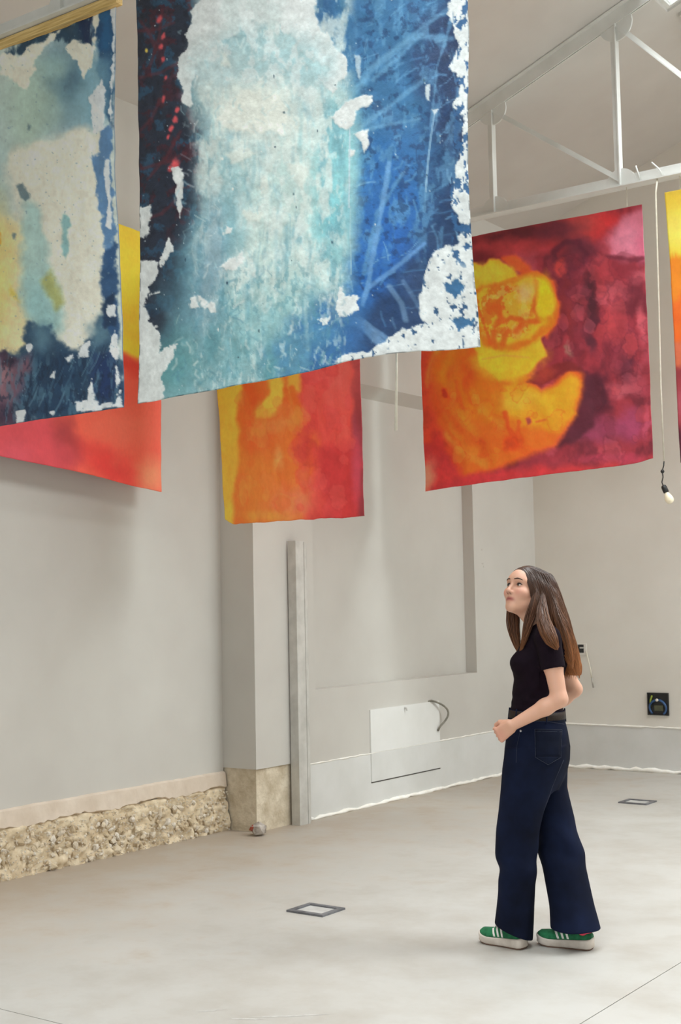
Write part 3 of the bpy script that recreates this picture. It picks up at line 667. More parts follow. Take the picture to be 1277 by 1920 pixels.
def paint_pale(p):
    W = (226, 222, 206); S = lambda q: [(x*0.3602, y*0.3602) for x, y in q]; T = lambda q: [(x*0.2917, 380+y*0.2917) for x, y in q]
    p.c[:] = (196, 206, 200)
    p.poly([(60, 60), (210, 0), (210, 260), (60, 320)], (150, 176, 184), 40, 24, 50, 0.9)
    p.blob(110, 150, 44, 60, (104, 138, 152), 12, 0.8, 20, 40); p.blob(100, 120, 26, 18, (152, 186, 186), 0, 0.7, 10, 30, 0.7); p.blob(142, 140, 18, 50, (84, 118, 138), 10, 0.8, 12, 30, 0.8)
    p.blob(60, 200, 50, 90, (176, 200, 186), 0, 0.8, 24, 50, 0.9); p.blob(-10, 330, 40, 160, (170, 196, 194), 0, 0.8, 20, 60, 0.8); p.blob(160, 200, 34, 40, (134, 172, 184), 0, 0.8, 14, 30, 0.8)
    p.poly([(20, 280), (90, 250), (160, 230), (206, 240), (204, 640), (120, 680), (70, 560), (40, 430)], W, 16, 26, 40, 0.95, 0.6)
    p.poly([(-150, 420), (60, 400), (70, 560), (80, 640), (40, 680), (-150, 690)], (232, 214, 166), 18, 18, 40, 0.95); p.blob(-5, 500, 34, 110, (232, 206, 128), 0, 0.8, 14, 40, 0.9)
    p.poly(T([(180, -60), (280, 0), (320, 300), (410, 560), (430, 800), (240, 800), (150, 560), (160, 250)]), (166, 198, 194), 12, 14, 30, 0.92); p.blob(80, 570, 26, 60, (148, 190, 192), -20, 0.7, 10, 30, 0.8)
    p.poly(T([(290, 470), (340, 380), (380, 470), (420, 610), (380, 650), (320, 560)]), (166, 168, 100), 8, 10, 18, 0.85)
    p.poly(T([(80, 490), (100, 500), (150, 620), (120, 590), (80, 560)]), (214, 196, 90), 5, 5, 12, 0.8); p.poly(T([(-30, 140), (10, 160), (15, 230), (-30, 280)]), (226, 150, 40), 5, 6, 14)
    p.poly(T([(400, 90), (420, 40), (460, 60), (470, 110), (450, 140), (455, 270), (430, 320), (408, 300), (410, 160)]), (132, 176, 178), 3, 5, 10, 0.95)
    for q in ([(95, 940), (125, 930), (165, 980), (150, 1030), (105, 970)], [(80, 1180), (95, 1190), (85, 1215)], [(150, 625), (165, 635), (158, 652)], [(330, 420), (350, 425), (335, 450)]):
        p.poly(S(q), (86, 112, 124), 3, 5, 9, 0.8)
    # dark blue margins
    p.poly(S([(490, -60), (610, -60), (600, 620), (570, 600), (515, 380), (500, 230)]), (30, 66, 104), 6, 12, 20); p.poly(S([(510, 60), (575, 60), (580, 250), (520, 250)]), (40, 96, 140), 10, 12, 24, 0.8)
    p.poly(S([(430, 300), (590, 290), (580, 560), (480, 640), (430, 480)]), (122, 166, 184), 20, 14, 30, 0.7)
    p.poly(S([(20, 300), (140, 200), (300, 150), (480, 70), (480, 240), (380, 260), (330, 170), (200, 220), (100, 290)]), (34, 62, 86), 5, 16, 12, 0.95, 0, 1.4, 0.5)
    p.poly(S([(400, 110), (490, 40), (470, 240), (420, 200)]), (24, 44, 78), 5, 10, 12, 0.95, 0, 2, 0.5)
    p.poly(T([(-420, 1040), (20, 960), (60, 940), (130, 980), (180, 880), (230, 720), (330, 760), (430, 930), (520, 920), (600, 800), (640, 700), (720, 690), (760, 980), (830, 1340), (500, 1400), (-420, 1520)]), (44, 72, 98), 7, 20, 26, 0.97)
    p.poly(T([(240, 760), (300, 750), (340, 860), (300, 960), (230, 900)]), (96, 132, 150), 14, 10, 24, 0.8); p.poly(T([(580, 780), (650, 700), (700, 720), (690, 850), (600, 920)]), (96, 132, 150), 14, 12, 24, 0.8)
    p.poly(T([(600, 960), (720, 940), (770, 1200), (700, 1290), (620, 1240), (600, 1100)]), (28, 50, 92), 12, 12, 24, 0.95); p.poly(T([(250, 960), (570, 960), (580, 1340), (240, 1380)]), (30, 56, 84), 18, 18, 26, 0.8)
    p.poly(T([(-420, 1030), (30, 980), (130, 1020), (220, 940), (240, 1060), (160, 1160), (110, 1300), (140, 1430), (-420, 1520)]), (116, 84, 100), 12, 16, 26, 0.95); p.blob(5, 700, 22, 34, (166, 122, 130), 0, 0.8, 10, 20, 0.8); p.blob(20, 780, 30, 20, (66, 50, 72), 0, 0.8, 8, 20, 0.9)
    p.poly(T([(20, 950), (60, 930), (140, 1000), (90, 1040), (20, 1030)]), (64, 46, 66), 6, 8, 14, 0.85)
    rr = random.Random(8)
    mB = smooth(640, 690, p.y)
    p.mottle(16, 0.5, (84, 122, 142), 0.05, 0.16, 2.2, 0.5, k=1, mask=mB); p.mottle(10, 0.5, (20, 34, 58), 0.08, 0.16, 1.5, 0.7, k=2, mask=mB)
    for i in range(26):
        x = rr.uniform(60, 200); y = rr.uniform(640, 740); l = rr.uniform(20, 60)
        p.stroke([(x, y), (x-l*0.15, y+l*0.5), (x-l*0.4, y+l)], rr.uniform(0.6, 1.6), rr.choice(((110, 148, 166), (70, 108, 134), (22, 38, 62))), 0.8, 0.5)
    # right-hand ragged edge, white on blue
    p.poly(S([(530, 640), (600, 600), (600, 1400), (560, 1420), (545, 1150), (500, 900), (475, 790), (530, 760)]), (86, 126, 168), 3, 10, 14, 0.95); p.poly([(190, 470), (218, 440), (222, 640), (196, 600)], (44, 78, 118), 4, 10, 14, 0.95); p.poly([(192, 560), (212, 540), (216, 600), (196, 610)], (30, 52, 80), 4, 8, 12, 0.9)
    for q in ([(470, 480), (540, 395), (562, 450), (555, 640), (500, 660), (480, 560)], [(560, 790), (590, 800), (588, 1160), (560, 1150), (575, 1000), (550, 880)], [(590, 60), (606, 0), (600, 260), (585, 250)], [(590, 270), (602, 260), (594, 600), (582, 560)], [(560, 20), (600, -30), (600, 110), (575, 100)]):
        p.poly(S(q), (214, 218, 220), 1.6, 6, 10, 0.96, 1)
    for q in ([(340, 240), (370, 200), (420, 210), (450, 215), (490, 240), (470, 340), (440, 385), (400, 310), (350, 270)], [(130, 260), (180, 230), (240, 200), (290, 160), (330, 130), (280, 200), (200, 280), (150, 460), (110, 430), (60, 320)], [(490, 60), (505, 50), (500, 250), (488, 240)], [(20, 290), (60, 280), (50, 320), (150, 420), (90, 420), (10, 380)]):
        p.poly(S(q), W, 2, 9, 14, 0.95, 1)
    for q in ([(735, 800), (755, 830), (760, 1000), (700, 940), (710, 860)], [(600, 1110), (605, 1220), (640, 1300), (740, 1280), (770, 1200), (790, 1310), (500, 1350), (500, 1280), (570, 1270), (575, 1190)], [(690, 620), (735, 610), (740, 690), (700, 710), (680, 660)], [(135, 1340), (190, 1330), (200, 1420), (140, 1430)], [(340, 1350), (375, 1340), (370, 1375)], [(530, 900), (580, 870), (575, 970), (520, 980)], [(440, 980), (480, 960), (470, 1010), (450, 1020)], [(350, 1110), (380, 1070), (375, 1120)], [(740, 960), (770, 1120), (750, 1180), (740, 1060)], [(190, 890), (230, 900), (210, 960)]):
        p.poly(T(q), (216, 220, 222), 1.5, 6, 9, 0.96, 1)
    p.mottle(5, 0.6, (120, 150, 164), 0.26, 0.30, k=6); p.tone(22, 0.08, k=1); p.tone(6, 0.06, k=2)
    e = p.sdist(p.x, p.y, [(-104, 134), (217, 4), (232, 764), (-104, 819)]); p.put(smooth(-2, -0.6, e)*0.6, (40, 58, 84))

def paint_swirl(p):
    S = lambda q: [(780+x*0.3892, 370+y*0.3892) for x, y in q]; O = lambda x, y: (780+x*0.3892, 370+y*0.3892)
    rr = random.Random(12)
    p.c[:] = (150, 46, 58)
    p.mottle(70, 0.8, (178, 72, 86), 0.0, 0.16, k=1); p.mottle(50, 0.75, (106, 32, 46), 0.0, 0.16, k=2, sx=1.4, sy=0.7)
    p.poly(S([(200, 150), (620, 60), (900, 40), (860, 200), (700, 260), (560, 240), (300, 220)]), (166, 46, 50), 16, 14, 40, 0.9)
    p.blob(*O(900, 120), 40, 18, (198, 44, 48), -20, 0.8, 10, 26); p.blob(*O(800, 140), 40, 22, (186, 70, 66), -20, 0.8, 14, 30, 0.9)
    p.blob(*O(500, 170), 70, 13, (92, 30, 40), -14, 0.7, 10, 30, 0.95); p.blob(*O(690, 165), 46, 18, (98, 34, 48), -10, 0.7, 12, 30, 0.9); p.blob(*O(800, 240), 34, 18, (104, 36, 52), 10, 0.7, 10, 26, 0.9)
    p.blob(*O(420, 250), 60, 16, (176, 58, 62), -6, 0.8, 10, 26, 0.8); p.blob(*O(330, 290), 26, 16, (108, 30, 40), 0, 0.7, 8, 24, 0.9)
    p.poly(S([(940, 230), (1000, 90), (1130, 50), (1130, 290), (990, 300), (930, 280)]), (196, 104, 124), 9, 9, 30, 0.95); p.blob(*O(1010, 200), 24, 26, (214, 126, 150), 0, 0.7, 10, 30, 0.8); p.blob(*O(1080, 240), 10, 26, (204, 100, 128), 0, 0.7, 8, 30, 0.8)
    p.stroke(S([(690, 330), (680, 260), (730, 215), (790, 215), (830, 270), (800, 330), (760, 350)]), 5, (88, 26, 44), 0.8, 0.85, 5, 16); p.stroke(S([(830, 300), (890, 320), (920, 280), (980, 290), (1040, 300), (1115, 290)]), 4, (112, 36, 54), 0.8, 0.85, 5, 14)
    for (x, y, rx, ry, c) in ((845, 500, 24, 110, (66, 24, 36)), (740, 330, 30, 40, (96, 30, 46)), (850, 660, 16, 60, (80, 28, 44)), (725, 470, 14, 90, (126, 38, 44)), (1010, 810, 18, 40, (84, 28, 48)), (880, 950, 34, 90, (74, 24, 42)), (712, 350, 18, 26, (196, 62, 56)),
                              (1085, 600, 14, 70, (196, 86, 98)), (1070, 400, 34, 26, (184, 82, 94)), (960, 480, 40, 50, (162, 66, 76)), (930, 620, 26, 60, (168, 58, 66)), (760, 600, 14, 70, (140, 42, 46)), (880, 1110, 70, 46, (140, 56, 84)), (1020, 1100, 40, 60, (158, 62, 96)), (1095, 1080, 10, 50, (198, 84, 112)),
                              (940, 1250, 90, 16, (172, 54, 76)), (990, 920, 34, 30, (180, 78, 90)), (1060, 900, 26, 40, (172, 64, 78)), (740, 730, 10, 26, (150, 100, 90)), (800, 760, 26, 30, (116, 34, 44))):
        p.blob(*O(x, y), rx*0.62, ry*0.5, c, 0, 0.55, 14, 24, 0.88)
    for i in range(70):
        x, y = rr.uniform(640, 1130), rr.uniform(300, 1330)
        c = rr.choice(((176, 72, 86), (128, 40, 54), (190, 92, 104), (110, 34, 50), (160, 56, 74), (186, 66, 72)))
        p.pool(*O(x, y), rr.uniform(5, 22), c, (104, 32, 48), rr.uniform(0.15, 0.4), rr.uniform(0.1, 0.4), rr.uniform(0.7, 2.2), 16)
    p.poly(S([(800, 830), (880, 860), (905, 960), (850, 1100), (780, 1180), (700, 1200), (760, 1060), (800, 950)]), (80, 26, 42), 7, 8, 24, 0.9)
    # the orange body
    p.poly(S([(-20, 720), (300, 700), (330, 640), (560, 700), (620, 760), (560, 860), (620, 930), (760, 830), (805, 850), (810, 960), (760, 1080), (690, 1190), (560, 1260), (380, 1330), (200, 1350), (-20, 1400)]), (234, 104, 28), 9, 8, 40)
    p.poly(S([(-20, 720), (90, 720), (80, 900), (130, 1080), (230, 1300), (-20, 1440)]), (212, 62, 42), 22, 10, 40, 0.9); p.poly(S([(20, 1180), (120, 1180), (260, 1340), (640, 1295), (1140, 1270), (1140, 1330), (20, 1450)]), (200, 52, 56), 10, 10, 30, 0.9)
    p.blob(*O(50, 1350), 16, 36, (226, 140, 110), 20, 0.7, 6, 20, 0.9); p.blob(*O(110, 1180), 14, 22, (200, 50, 44), 0, 0.7, 8, 20, 0.8)
    p.poly(S([(100, 740), (300, 740), (420, 900), (520, 1080), (400, 1090), (200, 1020), (110, 900)]), (238, 118, 22), 14, 12, 30, 0.9); p.poly(S([(440, 900), (560, 900), (620, 950), (760, 840), (805, 880), (780, 1040), (700, 1130), (540, 1100), (450, 1000)]), (246, 150, 28), 8, 8, 30, 0.95)
    p.poly(S([(580, 960), (700, 930), (790, 860), (790, 960), (720, 1060), (600, 1050)]), (250, 160, 32), 9, 8, 24, 0.9); p.blob(*O(520, 980), 34, 20, (246, 172, 52), 0, 0.8, 12, 20, 0.8)
    p.poly(S([(555, 890), (590, 850), (650, 810), (760, 785), (810, 830), (740, 835), (670, 880), (620, 910)]), (122, 36, 38), 4, 6, 16, 0.92); p.blob(*O(640, 850), 18, 12, (170, 62, 48), -20, 0.7, 8, 16, 0.8)
    p.blob(*O(490, 1180), 18, 16, (204, 66, 20), -20, 0.5, 6, 16, 0.9); p.stroke(S([(450, 1040), (470, 1110), (500, 1150), (470, 1200), (450, 1210)]), 4, (206, 72, 24), 0.8, 0.8, 4, 14); p.stroke(S([(520, 1080), (516, 1140), (530, 1190)]), 3, (214, 84, 28), 0.8, 0.8, 4, 14)
    for i in range(26):
        t0 = rr.uniform(1.7, 3.6); R0 = rr.uniform(130, 330); q = []
        for k in range(7):
            t = t0+0.10*k; q.append((470+R0*1.25*math.cos(t), 880+R0*1.3*math.sin(t)*(1 if math.sin(t) > 0 else 0.7)))
        p.stroke(S(q), rr.uniform(3, 9), rr.choice(((212, 78, 22), (246, 146, 40), (226, 96, 24), (250, 160, 56), (200, 62, 28))), 0.95, rr.uniform(0.25, 0.5), 8, 22)
    for i in range(30):
        x, y = rr.uniform(150, 700), rr.uniform(900, 1260); p.pool(*O(x, y), rr.uniform(5, 16), rr.choice(((246, 140, 36), (224, 88, 24), (250, 166, 60))), (210, 76, 24), 0.25, 0.3, rr.uniform(0.5, 1.4), 14)
    p.blob(*O(565, 1075), 5, 7, (170, 70, 60), 0, 0.6, 4, 8); p.stroke(S([(600, 1080), (640, 1070)]), 2, (200, 90, 40), 0.8, 0.7); p.blob(*O(150, 940), 5, 9, (186, 50, 22), -30, 0.6, 4, 8)
    # the bloom above: an outer orange petal, then yellow
    p.poly(S([(430, 290), (500, 280), (560, 320), (600, 365), (680, 400), (715, 520), (700, 600), (650, 680), (600, 640), (640, 500), (560, 400), (480, 340)]), (224, 92, 40), 5, 6, 24, 0.95)
    p.poly(S([(150, 330), (300, 310), (340, 330), (370, 305), (420, 300), (480, 340), (520, 390), (600, 370), (660, 410), (690, 500), (680, 600), (620, 680), (640, 760), (560, 850), (420, 880), (330, 800), (280, 680), (150, 560)]), (244, 182, 44), 4, 7, 30)
    p.stroke(S([(520, 380), (600, 360), (660, 410), (695, 520), (680, 600), (620, 660)]), 4, (236, 120, 24), 0.9, 0.7, 3, 20)
    p.stroke(S([(280, 470), (340, 430), (420, 420), (480, 400), (560, 380), (600, 372)]), 4, (234, 122, 30), 0.8, 0.9, 4, 18); p.stroke(S([(290, 480), (300, 600), (360, 700), (460, 730), (580, 690), (660, 600)]), 7, (236, 118, 26), 0.8, 0.9, 5, 20)
    p.blob(*O(440, 540), 44, 36, (240, 168, 52), 0, 0.7, 16, 20, 0.9)
    mD = 1-smooth(0.75, 1.05, np.hypot((p.x-951)/64, (p.y-585)/60)); p.mottle(20, 0.8, (232, 116, 34), 0.03, 0.09, k=5, mask=mD); p.mottle(12, 0.6, (222, 92, 30), 0.10, 0.16, k=6, mask=mD); p.mottle(15, 0.6, (250, 196, 90), 0.08, 0.14, k=7, mask=mD)
    for q, w in (([(370, 540), (400, 520), (430, 580), (400, 620), (390, 680), (400, 720)], 6), ([(430, 480), (415, 500), (425, 560), (420, 590)], 3), ([(590, 400), (600, 470), (585, 540), (610, 590)], 5), ([(500, 640), (540, 600), (610, 590), (660, 580)], 6), ([(320, 540), (350, 620), (380, 700)], 3), ([(440, 600), (470, 580), (530, 590)], 4), ([(460, 640), (440, 690), (430, 730)], 5)):
        p.stroke(S(q), w, (230, 100, 30), 0.7, 0.85, 4, 14)
    p.blob(*O(640, 490), 14, 40, (250, 190, 28), 0, 0.6, 6, 20, 0.95); p.blob(*O(560, 420), 16, 14, (246, 178, 60), 0, 0.7, 6, 20, 0.8); p.blob(*O(350, 370), 40, 16, (248, 202, 60), -6, 0.7, 8, 20, 0.9); p.blob(*O(420, 800), 44, 22, (246, 192, 44), 0, 0.7, 10, 20, 0.9); p.blob(*O(560, 780), 30, 18, (242, 182, 40), -20, 0.7, 8, 20, 0.85); p.blob(*O(480, 860), 30, 10, (244, 176, 36), 0, 0.8, 8, 20, 0.8)
    p.blob(*O(545, 460), 14, 16, (232, 176, 120), 0, 0.7, 6, 12, 0.8); p.stroke(S([(340, 780), (440, 760), (560, 770)]), 2, (226, 160, 60), 0.8, 0.6)
    p.blob(*O(1120, 70), 5, 8, (220, 160, 110), 0, 0.6, 3, 8, 0.8)
    p.tone(60, 0.08, k=1); p.tone(16, 0.08, k=2); p.tone(7, 0.05, k=3)

def paint_stripe(p):
    S = lambda q: [(380+x*0.4229, 660+y*0.4229) for x, y in q]
    p.c[:] = (226, 110, 44); p.tone(50, 0.12)
    p.poly(S([(-20, -700), (170, -700), (185, 180), (165, 300), (170, 420), (160, 560), (150, 640), (130, 780), (-20, 780)]), (232, 188, 66), 6, 8, 40); p.blob(*S([(110, 460)])[0], 22, 40, (222, 178, 62), 0, 0.8, 10, 30, 0.6)
    p.poly(S([(440, -700), (760, -700), (760, 780), (480, 780), (470, 700), (500, 560), (510, 440), (430, 330), (430, 200)]), (212, 72, 62), 14, 18, 40); p.poly(S([(520, 460), (700, 420), (760, 780), (470, 780), (490, 660)]), (186, 46, 48), 14, 16, 34, 0.85)
    p.poly(S([(650, -700), (760, -700), (760, 780), (680, 780), (690, 500), (660, 400), (655, 200)]), (134, 46, 52), 6, 8, 30, 0.95); p.blob(*S([(670, 520)])[0], 10, 60, (190, 70, 90), 0, 0.8, 6, 20, 0.7)
    p.blob(*S([(600, 120)])[0], 40, 60, (224, 92, 84), 0, 0.9, 16, 30, 0.8)
    p.poly(S([(300, -700), (350, -700), (350, 130), (370, 230), (330, 320), (240, 340), (230, 290), (300, 230)]), (236, 178, 64), 6, 8, 24); p.poly(S([(380, 120), (440, 110), (430, 210), (390, 220)]), (234, 172, 62), 6, 6, 20, 0.8)
    p.stroke(S([(190, 180), (240, 230), (230, 330), (230, 520)]), 6, (216, 86, 34), 0.8, 0.7, 4, 16); p.stroke(S([(370, 210), (380, 270), (340, 340), (420, 280), (400, 200)]), 5, (222, 96, 34), 0.8, 0.8, 4, 16); p.stroke(S([(370, 250), (390, 330)]), 4, (224, 96, 40), 0.8, 0.7)
    p.blob(*S([(270, 220)])[0], 14, 8, (224, 104, 40), 0, 0.6, 5, 12, 0.9); p.blob(*S([(246, 370)])[0], 7, 8, (238, 186, 84), 0, 0.6, 4, 10); p.blob(*S([(270, 410)])[0], 26, 26, (220, 84, 42), 0, 0.9, 12, 20, 0.7)
    p.blob(*S([(330, 360)])[0], 40, 10, (236, 132, 64), -8, 0.8, 8, 20, 0.8); p.blob(*S([(350, 500)])[0], 8, 18, (238, 160, 84), 0, 0.8, 5, 14, 0.8); p.blob(*S([(240, 620)])[0], 40, 60, (232, 128, 52), 0, 0.9, 16, 30, 0.7)
    p.blob(*S([(420, 680)])[0], 40, 26, (232, 112, 82), 0, 0.9, 14, 24, 0.8); p.blob(*S([(300, 730)])[0], 40, 8, (234, 150, 62), 0, 0.8, 6, 20, 0.7)
    rr = random.Random(3)
    for i in range(60):
        x, y = rr.uniform(170, 640), rr.uniform(60, 720); warm = x < 440
        p.pool(*S([(x, y)])[0], rr.uniform(6, 20), rr.choice(((238, 140, 60), (222, 92, 40), (230, 120, 60)) if warm else ((222, 92, 80), (196, 54, 52), (206, 70, 72))), (212, 84, 40) if warm else (178, 48, 50), 0.3, 0.14, rr.uniform(0.8, 2.5), 16)
    p.tone(14, 0.06, k=2)

def paint_sunset(p):
    p.c[:] = (228, 186, 52); p.tone(60, 0.10)
    p.poly([(-80, 500), (150, 620), (215, 652), (240, 668), (262, 680), (340, 700), (340, 960), (-80, 960)], (214, 84, 66), 10, 10, 40)
    p.poly([(-80, 500), (215, 660), (340, 706), (340, 726), (215, 690), (-80, 600)], (206, 56, 44), 12, 10, 30, 0.8)
    p.poly([(-80, 780), (90, 770), (150, 860), (120, 900), (-80, 880)], (184, 62, 74), 20, 16, 40, 0.85); p.blob(118, 815, 22, 40, (150, 50, 54), -20, 0.9, 14, 30, 0.9); p.blob(200, 870, 60, 22, (198, 50, 48), 30, 0.9, 16, 30, 0.8)
    p.blob(230, 800, 70, 40, (222, 102, 80), 10, 0.9, 16, 40, 0.8); p.blob(285, 890, 26, 30, (238, 132, 96), 0, 0.9, 8, 30, 0.9); p.blob(20, 860, 30, 30, (190, 72, 84), 0, 0.9, 10, 30, 0.8)
    p.tone(18, 0.05, k=2)

def paint_dawn(p):
    p.c[:] = (240, 204, 64); p.poly([(1200, 340), (1950, 250), (1950, 375), (1200, 395)], (222, 186, 60), 3, 2, 20, 0.6); p.blob(1280, 430, 60, 34, (246, 218, 92), 0, 0.8, 8, 30)
    p.poly([(1200, 505), (1270, 480), (1950, 470), (1950, 1000), (1200, 1000)], (242, 136, 28), 10, 12, 20, 1, 0, 2.5, 0.4); p.poly([(1200, 560), (1950, 540), (1950, 1000), (1200, 1000)], (236, 104, 28), 18, 12, 20)
    p.poly([(1200, 640), (1950, 635), (1950, 1000), (1200, 1000)], (214, 108, 72), 6, 6, 20); p.poly([(1200, 690), (1950, 680), (1950, 1000), (1200, 1000)], (150, 52, 60), 10, 10, 20); p.blob(1280, 760, 40, 30, (186, 84, 100), 0, 0.9, 12, 20, 0.7)
    p.poly([(1200, 800), (1950, 790), (1950, 1000), (1200, 1000)], (90, 30, 50), 20, 14, 20); p.tone(20, 0.06)

# two blue cloths on the near truss
YB = 4.45
o = sheet('painted_banner', [(-4.362, YB, 4.49), (-2.545, YB, 4.49), (-2.545, YB, 2.548), (-4.358, YB, 2.512)], [(254, -8), (868, -250), (891, 652), (262, 757)], 330, 350, paint_blue, ACRYLIC, 1.05,
          lambda u, v: (0.024*np.sin(math.pi*v)*(1-u)**3*1.2+0.010*np.sin(2*math.pi*v)*u**3, 0.05*v**2*np.sin(math.pi*u*1.3)+0.012*np.sin(7*u+2*v), -0.03*v**4*np.exp(-((u-0.75)/0.2)**2)), 0.010, 0.004, 11, 0.003)
tag(o, 'large blue and white painted banner with a pale aqua streak down its middle', 'banner', 'painted cloth banners')
o = sheet('painted_banner', [(-5.76, YB, 4.476), (-4.500, YB, 4.476), (-4.462, YB, 2.510), (-5.80, YB, 2.49)], [(-94, 134), (216, 12), (232, 763), (-104, 819)], 210, 330, paint_pale, ACRYLIC, 1.3,
          lambda u, v: (-0.020*np.sin(math.pi*np.clip(v*1.25, 0, 1))*u**3, 0.03*v**2*np.sin(math.pi*u)+0.008*np.sin(6*u), 0*u), 0.009, 0.003, 23, 0.003)
tag(o, 'cream and pale aqua painted banner with dark blue lower edge, hung from a yellow batten', 'banner', 'painted cloth banners')
bm = bmesh.new(); box(bm, -5.84, -4.47, YB-0.022, YB+0.022, 4.480, 4.526); bevel(obj('batten', bm, WOOD), 0.003)
tag(bpy.data.objects['batten'], 'yellow pine batten holding the top of the cream and aqua banner', 'batten')
bm = bmesh.new(); box(bm, -4.38, -2.52, YB-0.022, YB+0.022, 4.494, 4.526); b2 = bevel(obj('batten', bm, WOOD), 0.003)
tag(b2, 'pine batten above the big blue banner under the steel truss', 'batten')
# two on the far truss
YF = 8.86
o = sheet('painted_banner', [(-5.56, YF, 4.40), (-3.672, YF, 4.385), (-3.665, YF, 2.53), (-5.555, YF, 2.435)], [(786, 464), (1203, 382), (1221, 864), (798, 921)], 300, 300, paint_swirl, WASH, 1.38,
          lambda u, v: (0.012*np.sin(math.pi*v)*(u-0.5), 0.03*v**2*np.sin(math.pi*u*1.5)+0.01*np.sin(5*u), 0.02*v**6*np.exp(-((u-1)/0.04)**2)*-1), 0.010, 0.004, 37, 0.002)
tag(o, 'crimson painted banner with an orange and yellow swirl', 'banner', 'painted cloth banners')
o = sheet('painted_banner', [(-3.492, YF, 4.43), (-1.70, YF, 4.43), (-1.66, YF, 2.50), (-3.446, YF, 2.50)], [(1247, 362), (1754, 257), (1796, 825), (1277, 867)], 160, 160, paint_dawn, WASH, 1.15,
          lambda u, v: (0.006*np.sin(5*v), 0.02*v**2*np.sin(math.pi*u*1.5), 0*u), 0.008, 0.003, 41, 0.002)
tag(o, 'yellow to orange to maroon painted banner cut off by the picture edge beside the bulb', 'banner', 'painted cloth banners')
# one between the trusses, hung from the roof on cords; one flat near the bay wall
o = sheet('painted_banner', [(-5.66, 6.40, 3.93), (-4.462, 6.40, 3.93), (-4.465, 6.40, 2.075), (-5.525, 6.40, 2.075)], [(385, 455), (668, 390), (677, 968), (422, 983)], 180, 240, paint_stripe, WASH, 1.42,
          lambda u, v: (0.01*np.sin(3*v)*(1-u), 0.03*v*np.sin(math.pi*u*1.4)+0.008*np.sin(6*u), -0.035*v**12*np.exp(-(u/0.05)**2)), 0.009, 0.006, 53, 0.002)
tag(o, 'narrow painted banner striped yellow, orange and red behind the big blue banner', 'banner', 'painted cloth banners')
o = sheet('painted_banner', [(-6.02, 4.72, 4.09), (-6.02, 6.365, 4.01), (-6.01, 6.345, 2.32), (-6.02, 4.72, 2.475)], [(-76, 300), (303, 449), (303, 921), (-76, 839)], 150, 200, paint_sunset, WASH, 1.4,
          lambda u, v: (0*u, 0.02*v*np.sin(math.pi*u*1.3), 0.004*np.sin(9*u)), 0.007, 0.004, 67, 0.002)
tag(o, 'yellow and coral red painted banner close to the bay wall behind the cream banner', 'banner', 'painted cloth banners')
CORD = CABLE_W
def cords(name, segs, label, r=0.0025):
    bm = bmesh.new()
    for a, b2 in segs: tube(bm, [a, b2], r, 6)
    return tag(obj(name, bm, CORD), label, 'cord')
cords('hanging_cord', [((-5.6, 6.40, 3.92), (-5.6, 6.40, roof(5.6)+0.01))], 'thin pale cord holding the yellow side of the striped banner', 0.003)
cords('hanging_cord', [((-4.52, 6.40, 3.92), (-4.52, 6.40, roof(4.52)+0.01))], 'thin pale cord holding the red side of the striped banner', 0.003)
cords('hanging_cord', [((-6.02, 4.85, 4.075), (-6.02, 4.85, roof(6.02)+0.01))], 'thin pale cord at the near end of the yellow and coral banner', 0.003)
cords('hanging_cord', [((-6.02, 6.28, 4.008), (-6.02, 6.28, roof(6.02)+0.01))], 'thin pale cord at the far end of the yellow and coral banner', 0.003)
for i, x in enumerate((-5.45, -3.78, -3.38, -1.8)):
    cords('hanging_cord', [((x, YF, 4.39 if x < -3.6 else 4.42), (x, YF, 4.535))], ('short tie from the far truss to the dark corner of the swirl banner', 'short tie from the far truss to the pink corner of the swirl banner', 'short tie from the far truss to the yellow maroon banner beside the bulb', 'short tie from the far truss to the yellow maroon banner, outer end')[i], 0.003)
bm = bmesh.new(); tube(bm, [(-2.985, 4.56, 4.55), (-2.985, 4.565, 2.9), (-2.992, 4.57, 2.55), (-3.003, 4.57, 2.275)], [0.004, 0.0045, 0.005, 0.0065], 8)
tag(obj('loose_cord', bm, CABLE_W, None, True), 'loose white cord hanging below the hem of the big blue banner', 'cord')
# pendant bulb on its flex
pb = empty('pendant_bulb', (-3.53, 8.78, 4.54)); tag(pb, 'bare bulb on a long pale flex hanging from the far truss', 'pendant lamp')
bm = bmesh.new(); tube(bm, [(0.0, 0.05, 0.0), (0.002, 0.0, -0.12), (-0.005, 0, -0.9), (-0.012, 0, -1.5), (-0.008, 0, -2.03)], 0.0065, 8); obj('flex', bm, CABLE_W, pb, True)
bm = bmesh.new(); tube(bm, [(-0.008, 0, -2.02), (-0.012, 0, -2.06), (-0.024, 0, -2.095), (-0.020, 0, -2.14), (-0.030, 0, -2.175), (-0.022, 0, -2.20)], 0.0045, 6); obj('thin_lead', bm, BLACK, pb, True)
bm = bmesh.new(); bmesh.ops.create_icosphere(bm, subdivisions=2, radius=0.014); o = obj('knot', bm, BLACK, pb, True); o.location = (-0.023, 0, -2.10)
tilt = Matrix.Translation((-0.022, 0, -2.195)) @ Matrix.Rotation(math.radians(-22), 4, 'Y') @ Matrix.Rotation(math.pi, 4, 'X')
bm = bmesh.new(); lathe(bm, [(0.006, 0), (0.017, 0.008), (0.020, 0.02), (0.020, 0.055), (0.016, 0.060)], 14, tilt); obj('socket', bm, BLACK, pb, True)
bm = bmesh.new(); lathe(bm, [(0.012, 0.058), (0.016, 0.066), (0.024, 0.085), (0.030, 0.105), (0.029, 0.122), (0.021, 0.136), (0.008, 0.143)], 18, tilt)
obj('bulb', bm, mat_noise('frosted_bulb', L4(240, 226, 196), L4(248, 238, 214), 10, 0.25, 0), pb, True)

